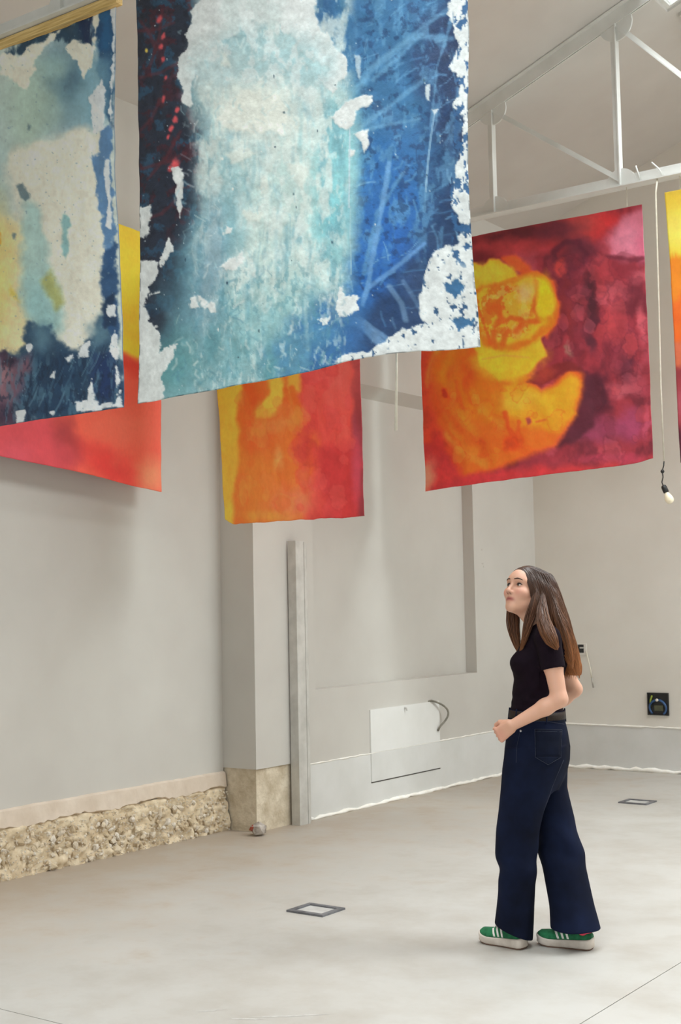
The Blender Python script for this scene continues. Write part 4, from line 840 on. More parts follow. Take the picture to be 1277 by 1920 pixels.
# ------------------------------------------------------------------ the woman
PO = np.array([-2.88, 5.45, 0.0]); PN = np.array([-math.sin(YAW), math.cos(YAW), 0.0]); PA = _r0
def L(px, py, b=0.0):
    """point of the figure's own frame (across, away, up) seen at a photo position, at depth offset b."""
    d = _fw+_r*(px-638.5)/F_PX-_u*(py-960)/F_PX
    t = ((PO-CAM) @ PN+b)/(d @ PN); q = CAM+t*d-PO
    return np.array([q @ PA, b, q[2]])

class Field:
    def __init__(s, lo, hi, h):
        s.lo = np.array(lo, float); s.h = h; s.n = np.ceil((np.array(hi)-s.lo)/h).astype(int)+1
        s.F = np.full(s.n, 1.0, np.float32)
    def sub(s, lo, hi):
        a = np.clip(np.floor((np.array(lo)-s.lo)/s.h).astype(int), 0, s.n-1); b = np.clip(np.ceil((np.array(hi)-s.lo)/s.h).astype(int)+1, 1, s.n)
        sl = tuple(slice(i, j) for i, j in zip(a, b))
        ax = [(s.lo[k]+s.h*np.arange(a[k], b[k])).astype(np.float32) for k in range(3)]
        return sl, ax[0][:, None, None], ax[1][None, :, None], ax[2][None, None, :]
    def add(s, f, lo, hi, k=0.01):
        m = k+4*s.h; sl, x, y, z = s.sub(np.array(lo)-m, np.array(hi)+m)
        d = f(x, y, z); a = s.F[sl]
        h = np.clip(k-np.abs(a-d), 0, None)/max(k, 1e-6)
        s.F[sl] = np.minimum(a, d)-h*h*k*0.25
    def cut(s, f, lo, hi, k=0.004):
        sl, x, y, z = s.sub(lo, hi); d = -f(x, y, z); a = s.F[sl]
        h = np.clip(k-np.abs(a-d), 0, None)/max(k, 1e-6)
        s.F[sl] = np.maximum(a, d)+h*h*k*0.25
    def cap(s, a, b, ra, rb, k=0.01, sq=None):
        a = np.array(a, float); b = np.array(b, float); e = b-a; LL = float(e @ e)+1e-12
        def f(x, y, z):
            t = np.clip(((x-a[0])*e[0]+(y-a[1])*e[1]+(z-a[2])*e[2])/LL, 0, 1)
            return np.sqrt((x-a[0]-t*e[0])**2+(y-a[1]-t*e[1])**2+(z-a[2]-t*e[2])**2)-(ra+(rb-ra)*t)
        r = max(ra, rb); s.add(f, np.minimum(a, b)-r, np.maximum(a, b)+r, k)
    def chain(s, pts, rs, k=0.01):
        for i in range(len(pts)-1): s.cap(pts[i], pts[i+1], rs[i], rs[i+1], k)
    def ell_f(s, c, R, M=None):
        c = np.array(c, float); R = np.array(R, float); M = np.eye(3) if M is None else np.array(M, float)   # rows of M: local axes
        def f(x, y, z):
            X, Y, Z = x-c[0], y-c[1], z-c[2]
            q = [(M[i, 0]*X+M[i, 1]*Y+M[i, 2]*Z) for i in range(3)]
            k0 = np.sqrt(sum((q[i]/R[i])**2 for i in range(3))); k1 = np.sqrt(sum((q[i]/R[i]**2)**2 for i in range(3)))+1e-9
            return k0*(k0-1)/k1
        return f
    def ell(s, c, R, M=None, k=0.01):
        r = max(R); s.add(s.ell_f(c, R, M), np.array(c)-r, np.array(c)+r, k)
    def loft(s, rows, k=0.01, fold=None, pw=2.0):
        """rows: (z, cx, cy, rx, ry, yaw_deg) ascending in z; rx runs along the yaw direction."""
        Rw = np.array(sorted(rows)); z0, z1 = Rw[0, 0], Rw[-1, 0]
        zz = np.linspace(z0, z1, 200)
        def sm(c):
            v = np.interp(zz, Rw[:, 0], Rw[:, c]); kk = np.hanning(15); kk /= kk.sum()
            return np.convolve(np.pad(v, 7, 'edge'), kk, 'valid')
        C_ = [sm(i) for i in range(1, 6)]
        def f(x, y, z):
            zc = np.clip(z, z0, z1); v = [np.interp(zc.ravel(), zz, c).reshape(zc.shape).astype(np.float32) for c in C_]
            t = np.radians(v[4]); c, n = np.cos(t), np.sin(t); X, Y = x-v[0], y-v[1]
            p = (X*c+Y*n); q = (-X*n+Y*c)
            r = (np.abs(p/v[2])**pw+np.abs(q/v[3])**pw)**(1/pw)
            d = (r-1)*np.minimum(v[2], v[3])
            if fold is not None: d = d+fold(x, y, z, p, q)
            return np.maximum(d, np.abs(z-(z0+z1)/2)-(z1-z0)/2)
        R = max(Rw[:, 3].max(), Rw[:, 4].max())+0.02
        s.add(f, (Rw[:, 1].min()-R, Rw[:, 2].min()-R, z0), (Rw[:, 1].max()+R, Rw[:, 2].max()+R, z1), k)
    def mesh(s, relax=2):
        F = s.F; ins = F < 0; n0, n1, n2 = F.shape
        c = np.zeros((n0-1, n1-1, n2-1), np.int8)
        for i in (0, 1):
            for j in (0, 1):
                for k in (0, 1): c += ins[i:n0-1+i, j:n1-1+j, k:n2-1+k]
        cells = np.argwhere((c > 0) & (c < 8)); idx = np.full(c.shape, -1, np.int64); idx[tuple(cells.T)] = np.arange(len(cells))
        acc = np.zeros((len(cells), 3)); cnt = np.zeros(len(cells))
        cor = [(i, j, k) for i in (0, 1) for j in (0, 1) for k in (0, 1)]
        val = {o: F[cells[:, 0]+o[0], cells[:, 1]+o[1], cells[:, 2]+o[2]].astype(float) for o in cor}
        for a in cor:
            for ax in range(3):
                if a[ax]: continue
                b = list(a); b[ax] = 1; b = tuple(b); va, vb = val[a], val[b]; m = (va < 0) != (vb < 0)
                t = np.where(m, va/np.where(m, va-vb, 1), 0); p = np.tile(np.array(a, float), (len(cells), 1)); p[:, ax] = t
                acc[m] += p[m]; cnt[m] += 1
        V = s.lo+(cells+acc/np.maximum(cnt, 1)[:, None])*s.h
        Q = []
        for ax in range(3):
            sl = [slice(1, -1)]*3; sl[ax] = slice(0, -1); A = ins[tuple(sl)]; sl2 = [slice(1, -1)]*3; sl2[ax] = slice(1, None); B = ins[tuple(sl2)]
            e = np.argwhere(A != B); off = np.array([1, 1, 1]); off[ax] = 0; e = e+off
            u, w = [(1, 2), (2, 0), (0, 1)][ax]; du = np.zeros(3, int); du[u] = 1; dw = np.zeros(3, int); dw[w] = 1
            g = lambda q: idx[q[:, 0], q[:, 1], q[:, 2]]
            q4 = np.stack([g(e-du-dw), g(e-dw), g(e), g(e-du)], 1)
            fl = ins[tuple(e.T)]; q4[~fl] = q4[~fl][:, ::-1]; Q.append(q4)
        Q = np.concatenate(Q); Q = Q[(Q >= 0).all(1)]
        for _ in range(relax):
            S = np.zeros_like(V); n = np.zeros(len(V))
            for i in range(4):
                for j in (1, 3):
                    np.add.at(S, Q[:, i], V[Q[:, (i+j) % 4]]); np.add.at(n, Q[:, i], 1)
            V = V*0.5+0.5*S/np.maximum(n, 1)[:, None]
        return V, Q
def fmesh(name, F, mat, par, relax=2, color=None):
    V, Q = F.mesh(relax); me = bpy.data.meshes.new(name); me.from_pydata(V.tolist(), [], Q.tolist())
    if color is not None:
        a = me.attributes.new('paint', 'FLOAT_COLOR', 'POINT'); c = color(V)
        a.data.foreach_set('color', np.column_stack([c, np.ones(len(c))]).astype(np.float32).ravel())
    return obj(name, me, mat, par, True)
def attr_mat(name, rough, bscale, bmp, dist=0.002, stretch=None, sss=0.0):
    m, nt, b = nodes(name); at = N(nt, 'ShaderNodeAttribute', attribute_name='paint'); nt.links.new(at.outputs['Color'], b.inputs['Base Color'])
    b.inputs['Roughness'].default_value = rough
    n = noise_node(nt, bscale, 4, 0.6, stretch=stretch); bump(nt, b, n.outputs[0], bmp, dist)
    if sss: b.inputs['Subsurface Weight'].default_value = sss; b.inputs['Subsurface Radius'].default_value = (0.01, 0.004, 0.002)
    return m
SKIN = attr_mat('skin', 0.5, 90, 0.08, 0.001, sss=0.15)
JERSEY = mat_noise('aubergine_jersey', L4(20, 11, 19), L4(25, 14, 24), 30, 0.9, 0.25, 300, 0.001, spec=0.12)
DENIM = mat_noise('dark_denim', L4(12, 16, 31), L4(20, 28, 52), 5, 0.9, 0.3, 420, 0.0008, detail=7, spec=0.12)
DENIM2 = mat_noise('dark_denim_pocket', L4(13, 17, 31), L4(18, 24, 42), 9, 0.9, 0.3, 420, 0.0008, spec=0.12)
SEAM = mat_noise('denim_seam', L4(36, 42, 60), L4(48, 54, 70), 60, 0.8, 0)
BELT = mat_noise('brown_leather', L4(30, 21, 17), L4(42, 30, 23), 20, 0.6, 0.2, 120, spec=0.25)
BRASS = mat_noise('gilt_metal', L4(226, 196, 120), L4(240, 216, 150), 20, 0.25, 0, metal=0.9)
STEEL = mat_noise('rivet_steel', L4(170, 170, 172), L4(190, 190, 192), 20, 0.3, 0, metal=0.8)

woman = empty('person', PO, YAW)
tag(woman, 'woman with long brown hair in dark top and wide jeans, looking up at the banners', 'person')

# --- directions of the head
def unit(v): v = np.array(v, float); return v/np.linalg.norm(v)
hy, hp, hr = math.radians(40), math.radians(20), 0.0
HF = np.array([-math.cos(hy)*math.cos(hp), -math.sin(hy)*math.cos(hp), math.sin(hp)])
HL = unit(np.cross([0, 0, 1.0], HF)); HU = np.cross(HF, HL)
HM = np.array([HF, HL, HU]); HO = L(984, 1109, 0.0)
def hd(f, l, u): return HO+HF*f+HL*l+HU*u
def hloc(V): return (V-HO) @ HM.T

# --- torso rows shared by body and top: (photo y, left edge, right edge, half-width across, yaw)
def rows_from(tab, grow=0.0, b0=0.0):
    out = []
    for (py, xl, xr, rb, yaw) in tab:
        p = L((xl+xr)/2, py, b0); hw = (L(xr, py, b0)-L(xl, py, b0))[0]/2; t = math.radians(yaw)
        ra = math.sqrt(max(hw**2-(math.sin(t)*rb)**2, 0.0036))/math.cos(t)
        out.append((p[2], p[0], p[1], ra+grow, rb+grow, -yaw))
    return out
TORSO = [(1358, 953, 1062, 0.158, 22), (1328, 958, 1056, 0.134, 20), (1297, 962, 1052, 0.122, 15), (1272, 964, 1056, 0.130, 10), (1245, 962, 1063, 0.142, 6), (1220, 972, 1066, 0.150, 3), (1200, 981, 1064, 0.150, 2), (1186, 986, 1056, 0.120, 2), (1176, 990, 1044, 0.085, 2), (1168, 992, 1034, 0.055, 2)]
SHN, SHF = L(1027, 1196, -0.158), L(1026, 1196, 0.158)
ELN, ELF = L(1049, 1311, -0.205), L(1077, 1292, 0.205)
WRN, WRF = L(961, 1360, -0.165), L(1012, 1345, 0.215)

# --- body: one surface from head to feet
B = Field((-0.32, -0.34, 0.02), (0.32, 0.34, 1.74), 0.0032)
B.loft(rows_from(TORSO, -0.010), 0.02)
B.cap(L(1022, 1178, 0.0), HO+HF*-0.020+HU*-0.055, 0.056, 0.050, 0.03)
B.cap(L(1012, 1172, -0.03), HO+HF*0.0+HU*-0.06, 0.036, 0.036, 0.03); B.cap(L(1012, 1172, 0.03), HO+HF*0.0+HU*-0.06, 0.036, 0.036, 0.03)
for sgn in (-1, 1):
    B.cap(L(1018, 1180, sgn*0.04), L(1026, 1194, sgn*0.135), 0.036, 0.044, 0.03)
def arm(S, E, W_, k=0.018):
    B.cap(S, S+(E-S)*0.45, 0.047, 0.043, k); B.cap(S+(E-S)*0.45, E, 0.042, 0.0355, k)
    m = E+(W_-E)*0.30; B.cap(E, m, 0.0355, 0.036, k); B.cap(m, W_, 0.036, 0.024, k)
arm(SHN, ELN, WRN); arm(SHF, ELF, WRF)
# near hand: a loose fist with the back of the hand towards us
hx = unit(L(931, 1376, -0.135)-WRN); row0, row1 = L(932, 1368, -0.135), L(941, 1386, -0.128)
hrow = unit(row1-row0); hin = unit(np.cross(hx, hrow)); hin = hin if hin[1] > 0 else -hin         # into the palm
for i in range(4):
    t = i/3.0; mc = row0+(row1-row0)*t*1.05
    base = WRN+hrow*(t-0.5)*0.034+hx*0.012
    B.cap(base, mc, 0.0160, 0.0115, 0.010)
    l1 = (0.036, 0.040, 0.037, 0.030)[i]; l2 = (0.022, 0.025, 0.023, 0.018)[i]
    p1 = mc+hx*l1*0.50+hin*l1*0.86; p2 = p1-hx*l2*0.75+hin*l2*0.6; p3 = p2-hx*0.016-hin*0.012
    B.cap(mc, p1, 0.0098, 0.0088, 0.002); B.cap(p1, p2, 0.0088, 0.0083, 0.002); B.cap(p2, p3, 0.0083, 0.0075, 0.002)
    B.ell(mc-hin*0.002+hx*0.001, (0.0115, 0.0115, 0.0115), None, 0.003)
tb = WRN-hrow*0.016+hx*0.02+hin*0.014; t1 = tb+hx*0.034-hrow*0.014+hin*0.018; t2 = t1+hx*0.026+hrow*0.006+hin*0.016; t3 = t2+hx*0.012+hrow*0.016+hin*0.008
B.cap(tb, t1, 0.0165, 0.0125, 0.012); B.cap(t1, t2, 0.0118, 0.0105, 0.004); B.cap(t2, t3, 0.0103, 0.0085, 0.003)
# far hand, resting against the far side of her waist
fx = unit(L(985, 1362, 0.17)-WRF); fr = unit(np.cross(fx, [0, 1, 0])); fi = np.array([0, -1, 0.0])
for i in range(4):
    t = i/3.0; mc = WRF+fx*0.080+fr*(t-0.5)*0.056; B.cap(WRF+fx*0.01+fr*(t-0.5)*0.03, mc, 0.016, 0.012, 0.016)
    p1 = mc+fx*(0.034+0.006*(i in (1, 2)))+fi*0.012; p2 = p1+fx*0.02+fi*0.016; B.cap(mc, p1, 0.0105, 0.0095, 0.004); B.cap(p1, p2, 0.0093, 0.008, 0.003)
B.cap(WRF+fx*0.02-fr*0.015, WRF+fx*0.05-fr*0.05, 0.015, 0.011, 0.012); B.cap(WRF+fx*0.05-fr*0.05, WRF+fx*0.085-fr*0.055, 0.011, 0.009, 0.004)
# pelvis and legs inside the jeans
PEL = L(1007, 1395, 0.0)
B.ell(PEL, (0.115, 0.145, 0.13), None, 0.05)
HNr, KNr, ANr = L(1000, 1425, -0.075), L(972, 1590, -0.045), L(968, 1735, 0.045)
HFr, KFr, AFr = L(1028, 1425, 0.075), L(1054, 1590, 0.06), L(1095, 1735, -0.015)
for a, b2, c in ((HNr, KNr, ANr), (HFr, KFr, AFr)):
    B.cap(a, b2, 0.078, 0.05, 0.04); B.cap(b2, b2+(c-b2)*0.35, 0.05, 0.052, 0.03); B.cap(b2+(c-b2)*0.35, c, 0.052, 0.034, 0.03)
# head
B.ell(hd(-0.012, 0, 0.030), (0.092, 0.073, 0.083), HM, 0.02)
B.ell(hd(0.030, 0, -0.030), (0.060, 0.056, 0.078), HM, 0.03)
B.ell(hd(0.040, 0, -0.066), (0.042, 0.038, 0.044), HM, 0.025)
B.ell(hd(0.069, 0, -0.099), (0.016, 0.019, 0.015), HM, 0.018)
for s in (-1, 1):
    B.cap(hd(-0.008, s*0.051, -0.050), hd(0.060, s*0.012, -0.100), 0.016, 0.012, 0.024)
    B.ell(hd(0.058, s*0.038, -0.028), (0.024, 0.024, 0.022), HM, 0.022)
    B.cap(hd(0.081, s*0.012, 0.026), hd(0.064, s*0.046, 0.026), 0.0085, 0.008, 0.014)
B.ell(hd(0.052, 0, 0.040), (0.038, 0.048, 0.040), HM, 0.03)
for s in (-1, 1):
    B.cut(B.ell_f(hd(0.089, s*0.031, 0.004), (0.017, 0.020, 0.012), HM), hd(0.08, s*0.031, 0.004)-0.05, hd(0.08, s*0.031, 0.004)+0.05, 0.014)
    B.ell(hd(0.0675, s*0.031, 0.004), (0.0135, 0.0155, 0.0125), HM, 0.004)
B.cap(hd(0.081, 0, 0.016), hd(0.103, 0, -0.028), 0.0072, 0.0098, 0.011)
B.ell(hd(0.1045, 0, -0.034), (0.0105, 0.0105, 0.0085), HM, 0.008)
for s in (-1, 1): B.ell(hd(0.093, s*0.0115, -0.037), (0.0105, 0.0068, 0.0075), HM, 0.006)
B.cap(hd(0.077, 0, -0.045), hd(0.077, 0, -0.062), 0.011, 0.010, 0.014)
for s in (-1, 1):
    B.cap(hd(0.0868, s*0.003, -0.0615), hd(0.0745, s*0.024, -0.0655), 0.0042, 0.0030, 0.006)
    B.cap(hd(0.0850, s*0.002, -0.0720), hd(0.0745, s*0.022, -0.0675), 0.0048, 0.0030, 0.006)
B.cut(lambda x, y, z: np.sqrt((((x-HO[0])*HF[0]+(y-HO[1])*HF[1]+(z-HO[2])*HF[2])-0.0925)**2+(((x-HO[0])*HU[0]+(y-HO[1])*HU[1]+(z-HO[2])*HU[2])+0.0665)**2)-0.0032+0.0*x,
      hd(0.09, 0, -0.066)-0.018, hd(0.09, 0, -0.066)+0.018, 0.004)
for s in (-1, 1):
    B.ell(hd(-0.008, s*0.074, -0.008), (0.017, 0.006, 0.029), HM, 0.006); B.ell(hd(-0.002, s*0.073, -0.034), (0.009, 0.006, 0.011), HM, 0.005)
def skin_color(V):
    q = hloc(V); c = np.tile(lin((216, 166, 141)), (len(V), 1))
    def mix(m, col): 
        nonlocal c; c = c*(1-m[:, None])+lin(col)*m[:, None]
    hm = (q[:, 0] > 0.02) & (np.abs(q[:, 1]) < 0.08) & (q[:, 2] > -0.12) & (q[:, 2] < 0.12)
    ch = np.exp(-(((np.abs(q[:, 1])-0.040)/0.020)**2+((q[:, 2]+0.032)/0.018)**2))*hm; mix(ch*0.45, (218, 140, 126))
    lp = np.exp(-((q[:, 1]/0.024)**4+((q[:, 2]+0.0665)/0.0090)**4))*hm*(q[:, 0] > 0.07); mix(lp*0.9, (176, 92, 88))
    mo = np.exp(-((q[:, 1]/0.023)**4+((q[:, 2]+0.0668)/0.0016)**2))*hm*(q[:, 0] > 0.07); mix(mo*0.8, (110, 50, 48))
    ns = np.exp(-((np.abs(q[:, 1])-0.0075)/0.0045)**2-((q[:, 2]+0.0435)/0.0035)**2)*hm*(q[:, 0] > 0.085); mix(ns*0.85, (92, 48, 42))
    for s in (-1, 1):
        so = np.exp(-(((q[:, 1]-s*0.031)/0.019)**2+((q[:, 2]-0.006)/0.011)**2))*hm; mix(so*0.35, (150, 100, 86))
        ld = np.exp(-((np.hypot((q[:, 1]-s*0.031)/1.3, q[:, 2]-0.003)-0.0100)/0.0016)**2)*hm*(q[:, 2] > 0.0035)*(q[:, 0] > 0.06); mix(ld*0.85, (58, 38, 34))
    kn = np.exp(-(np.linalg.norm(V-(row0+row1)/2, axis=1)/0.035)**2); mix(kn*0.45, (212, 136, 122))
    return c
body = fmesh('body', B, SKIN, woman, 1, skin_color); tag(body, 'fair skin')
EYE = mat_noise('eye_white', L4(186, 178, 172), L4(196, 190, 184), 20, 0.35, 0); IRIS = mat_noise('brown_iris', L4(44, 30, 22), L4(60, 40, 28), 60, 0.2, 0)
BROW = mat_noise('brown_brow', L4(66, 44, 34), L4(84, 58, 44), 200, 0.9, 0.2, 400)
def face_f(l, u):
    """how far forward the skin lies at (l, u) of the head."""
    for f in np.arange(0.13, 0.02, -0.0008):
        i = np.round((hd(f, l, u)-B.lo)/B.h).astype(int)
        if B.F[tuple(i)] < 0: return f
    return 0.05
for s in (-1, 1):
    bm = bmesh.new(); bmesh.ops.create_uvsphere(bm, u_segments=16, v_segments=10, radius=1)
    for v in bm.verts: v.co = Vector(hd(0.0715, s*0.031, 0.003)+HF*v.co.x*0.0105+HL*v.co.y*0.0128+HU*v.co.z*0.0066)
    e = obj('eye', bm, EYE, woman, True)
    bm = bmesh.new(); bmesh.ops.create_uvsphere(bm, u_segments=14, v_segments=8, radius=1)
    for v in bm.verts: v.co = Vector(hd(0.0785, s*0.031, 0.0040)-HL*0.0020+HF*v.co.x*0.0050+HL*v.co.y*0.0062+HU*v.co.z*0.0060)
    obj('iris', bm, IRIS, e, True)
    bm = bmesh.new(); P = [hd(face_f(s*(0.013+0.036*t), 0.0225+0.008*math.sin(math.pi*(0.15+0.7*t)))+0.0005, s*(0.013+0.036*t), 0.0225+0.008*math.sin(math.pi*(0.15+0.7*t))) for t in np.linspace(0, 1, 9)]
    tube(bm, P, [0.0022, 0.003, 0.0034, 0.0034, 0.0032, 0.003, 0.0026, 0.002, 0.001], 6); obj('eyebrow', bm, BROW, woman, True)
    bm = bmesh.new(); P = [hd(max(face_f(s*(0.0180+0.0275*t), 0.0066+0.0036*math.sin(math.pi*t)), 0.0800-0.012*abs(2*t-0.9)**2)+0.0008, s*(0.0180+0.0275*t), 0.0066+0.0036*math.sin(math.pi*t)) for t in np.linspace(0, 1, 9)]
    tube(bm, P, [0.001, 0.0018, 0.0023, 0.0026, 0.0027, 0.0027, 0.0025, 0.002, 0.001], 6); obj('eyelash', bm, BLACK, woman, True)
ring = hd(-0.002, 0.079, -0.052)
bm = bmesh.new(); tube(bm, [ring+HF*0.0085*math.sin(a)+HU*0.012*math.cos(a)+HL*0.002 for a in np.linspace(0, 2*math.pi, 17)], 0.0032, 6, False); obj('earring', bm, BRASS, woman, True)

# --- short-sleeved top
T_ = Field((-0.28, -0.30, 0.95), (0.28, 0.30, 1.50), 0.0034)
def fold_top(x, y, z, p, q): return 0.0022*np.sin(z*150+x*40+y*30)*np.clip((1.17-z)/0.12, 0, 1)+0.0015*np.sin(z*80-x*90)
T_.loft([r for r in rows_from([(1343, 956, 1057, 0.136, 20)]+TORSO[1:], 0.002)], 0.02, fold_top)
T_.ell(L(985, 1243, -0.062), (0.070, 0.062, 0.056), None, 0.03); T_.ell(L(985, 1243, 0.062), (0.070, 0.062, 0.056), None, 0.03)
for sgn, S, E in ((-1, SHN, ELN), (1, SHF, ELF)):
    T_.cap(L(1018, 1180, sgn*0.05), S, 0.043, 0.053, 0.03)
    a = S+(E-S)*0.53; T_.cap(S, a, 0.055, 0.0535, 0.022)
    ax = unit(E-S); T_.cut(lambda x, y, z, a=a, ax=ax: -(((x-a[0])*ax[0]+(y-a[1])*ax[1]+(z-a[2])*ax[2])+0.005), a+ax*0.045-0.06, a+ax*0.045+0.06, 0.003)
    def inner(x, y, z, a=a, ax=ax):
        t = (x-a[0])*ax[0]+(y-a[1])*ax[1]+(z-a[2])*ax[2]
        return np.sqrt((x-a[0]-t*ax[0])**2+(y-a[1]-t*ax[1])**2+(z-a[2]-t*ax[2])**2)-0.0465
    T_.cut(inner, a-ax*0.012-0.07, a+0.03, 0.003)
nk = L(1000, 1163, 0.0); T_.cut(T_.ell_f(nk, (0.066, 0.072, 0.030), None), nk-0.09, nk+0.09, 0.006)
top = fmesh('top', T_, JERSEY, woman, 1); tag(top, 'tight short-sleeved top in near-black aubergine')

# --- wide-leg jeans
def leg_rows(tab, b_of):
    out = []
    for (py, xl, xr, rb) in tab:
        b0 = b_of(py); p = L((xl+xr)/2, py, b0); hw = (L(xr, py, b0)-L(xl, py, b0))[0]/2
        out.append((p[2], p[0], p[1], hw, rb, 0))
    return out
J = Field((-0.26, -0.26, 0.02), (0.34, 0.26, 1.10), 0.0040)
PELV = [(1338, 956, 1057, 0.138, 20), (1352, 953, 1060, 0.150, 22), (1370, 950, 1065, 0.162, 24), (1400, 946, 1070, 0.170, 26), (1425, 944, 1069, 0.168, 26), (1445, 944, 1064, 0.160, 26), (1462, 944, 1056, 0.14, 26), (1480, 950, 1046, 0.11, 26)]
J.loft(rows_from(PELV), 0.03)
def fold_n(x, y, z, p, q):
    m = np.clip((0.62-z)/0.25, 0, 1); u = p*34+z*6
    return 0.0045*np.sin(u+1.5*np.sin(z*9))*m+0.004*np.sin(z*46+p*24)*np.exp(-((z-0.37)/0.08)**2)
def fold_f(x, y, z, p, q):
    m = np.clip((0.66-z)/0.3, 0, 1)
    return 0.005*np.sin(p*36-z*9+1.0)*m+0.005*np.sin(z*34+p*30)*np.exp(-((z-0.45)/0.1)**2)
NEAR = [(1400, 948, 1060, 0.080), (1440, 942, 1054, 0.100), (1480, 939, 1036, 0.098), (1520, 935, 1020, 0.094), (1555, 931, 1011, 0.092), (1585, 930, 1008, 0.092), (1610, 932, 1006, 0.090), (1628, 937, 1004, 0.090), (1650, 936, 1003, 0.094), (1700, 932, 1000, 0.106), (1740, 929, 998, 0.116), (1775, 927, 998, 0.120)]
FAR = [(1400, 1000, 1069, 0.08), (1440, 1002, 1064, 0.10), (1475, 1000, 1063, 0.10), (1520, 998, 1073, 0.098), (1555, 1003, 1082, 0.096), (1580, 1010, 1089, 0.094), (1600, 1011, 1097, 0.094), (1640, 1018, 1104, 0.098), (1700, 1029, 1115, 0.110), (1745, 1032, 1125, 0.120), (1770, 1034, 1129, 0.122)]
bn = lambda py: float(np.interp(py, (1400, 1500, 1620, 1760), (-0.085, -0.070, -0.040, 0.035)))
bf = lambda py: float(np.interp(py, (1400, 1500, 1620, 1760), (0.080, 0.070, 0.020, -0.065)))
RN, RF = leg_rows(NEAR, bn), leg_rows(FAR, bf)
J.loft(RN, 0.018, fold_n); J.loft(RF, 0.012, fold_f)
h0, h1 = L(929, 1735, 0.0), L(998, 1763, 0.0); sl = (h1[2]-h0[2])/(h1[0]-h0[0])
J.cut(lambda x, y, z: z-(h0[2]+sl*(x-h0[0]))+0*y, (-0.26, -0.26, 0.0), ((L(1015, 1700)[0]), 0.26, 0.30), 0.003)
g0, g1 = L(1030, 1749, -0.13), L(1125, 1744, -0.10); sg = (g1[2]-g0[2])/(g1[0]-g0[0])
J.cut(lambda x, y, z: z-(g0[2]+sg*(x-g0[0]))+0*y, ((L(1015, 1700)[0]), -0.26, 0.0), (0.36, 0.26, 0.30), 0.003)
def hollow(rows, z1):
    Rw = np.array(sorted(rows))
    def f(x, y, z):
        v = [np.interp(z.ravel(), Rw[:, 0], Rw[:, c]).reshape(z.shape) for c in range(1, 5)]
        r = np.sqrt(((x-v[0])/(v[2]-0.020))**2+((y-v[1])/(v[3]-0.020))**2)
        return np.maximum((r-1)*0.08, z-z1)
    return f
J.cut(hollow(RN, 0.30), (-0.26, -0.26, 0.0), (L(1010, 1700)[0], 0.26, 0.32), 0.002); J.cut(hollow(RF, 0.30), (L(1010, 1700)[0], -0.26, 0.0), (0.36, 0.26, 0.32), 0.002)
jeans = fmesh('jeans', J, DENIM, woman, 2); tag(jeans, 'dark indigo wide-leg jeans')
_jv = np.empty(len(jeans.data.vertices)*3, np.float32); jeans.data.vertices.foreach_get('co', _jv); _jv = _jv.reshape(-1, 3)
def on_jeans(px, py, lift=0.002):
    """front-most point of the denim along the sight line of a photo position, lifted off it."""
    q0, q1 = L(px, py, -0.3), L(px, py, 0.0); e = unit(q1-q0); w = _jv-q0; t = w @ e
    d = np.linalg.norm(w-t[:, None]*e, axis=1); m = d < 0.006
    if not m.any(): m = d < 0.02
    return q0+e*(t[m].min()-lift)
def patch(name, pts, mat, par, lift=0.003, n=8):
    """a flat piece sewn onto the denim, given as a four-sided strip of photo positions."""
    a, b2, c, d = [np.array(p, float) for p in pts]; bm = bmesh.new(); G = []
    for i in range(n+1):
        G.append([])
        for j in range(n+1):
            u, v = i/n, j/n; q = (a*(1-u)+b2*u)*(1-v)+(d*(1-u)+c*u)*v; G[-1].append(bm.verts.new(on_jeans(q[0], q[1], lift)))
    for i in range(n):
        for j in range(n): bm.faces.new((G[i][j], G[i][j+1], G[i+1][j+1], G[i+1][j]))
    o = obj(name, bm, mat, par, True); m = o.modifiers.new('thick', 'SOLIDIFY'); m.thickness = 0.002; m.offset = 0; return o
def seam(pts, par, r=0.0011, step=5, mat=None):
    P = []
    for a, b2 in zip(pts, pts[1:]):
        n = max(1, int(math.hypot(b2[0]-a[0], b2[1]-a[1])/step))
        for i in range(n): P.append(on_jeans(a[0]+(b2[0]-a[0])*i/n, a[1]+(b2[1]-a[1])*i/n, 0.0035))
    P.append(on_jeans(*pts[-1], 0.0035)); bm = bmesh.new(); tube(bm, P, r, 5); return obj('seam', bm, mat or SEAM, par, True)
pk = patch('back_pocket', [(1003, 1368), (1054, 1369), (1052, 1419), (1004, 1419)], DENIM2, jeans)
pt = patch('pocket_point', [(1004, 1419), (1052, 1419), (1029, 1433), (1028, 1433)], DENIM2, jeans)
seam([(1003, 1367), (1054, 1368)], jeans); seam([(1003, 1371), (1054, 1372)], jeans); seam([(1003, 1367), (1004, 1420), (1028, 1434), (1052, 1420), (1054, 1368)], jeans)
seam([(975, 1372), (969, 1400), (968, 1430)], jeans, 0.0008); seam([(1000, 1352), (1030, 1353), (1058, 1358)], jeans, 0.0009); seam([(956, 1350), (975, 1352)], jeans, 0.0009)
seam([(1057, 1425), (1038, 1470), (1020, 1520)], jeans, 0.0009)
bm = bmesh.new(); c = on_jeans(976.5, 1370.5, 0.004); bmesh.ops.create_icosphere(bm, subdivisions=2, radius=0.0055)
for v in bm.verts: v.co = Vector(c)+Vector((v.co.x, v.co.y*0.6, v.co.z))
obj('rivet', bm, STEEL, jeans, True)
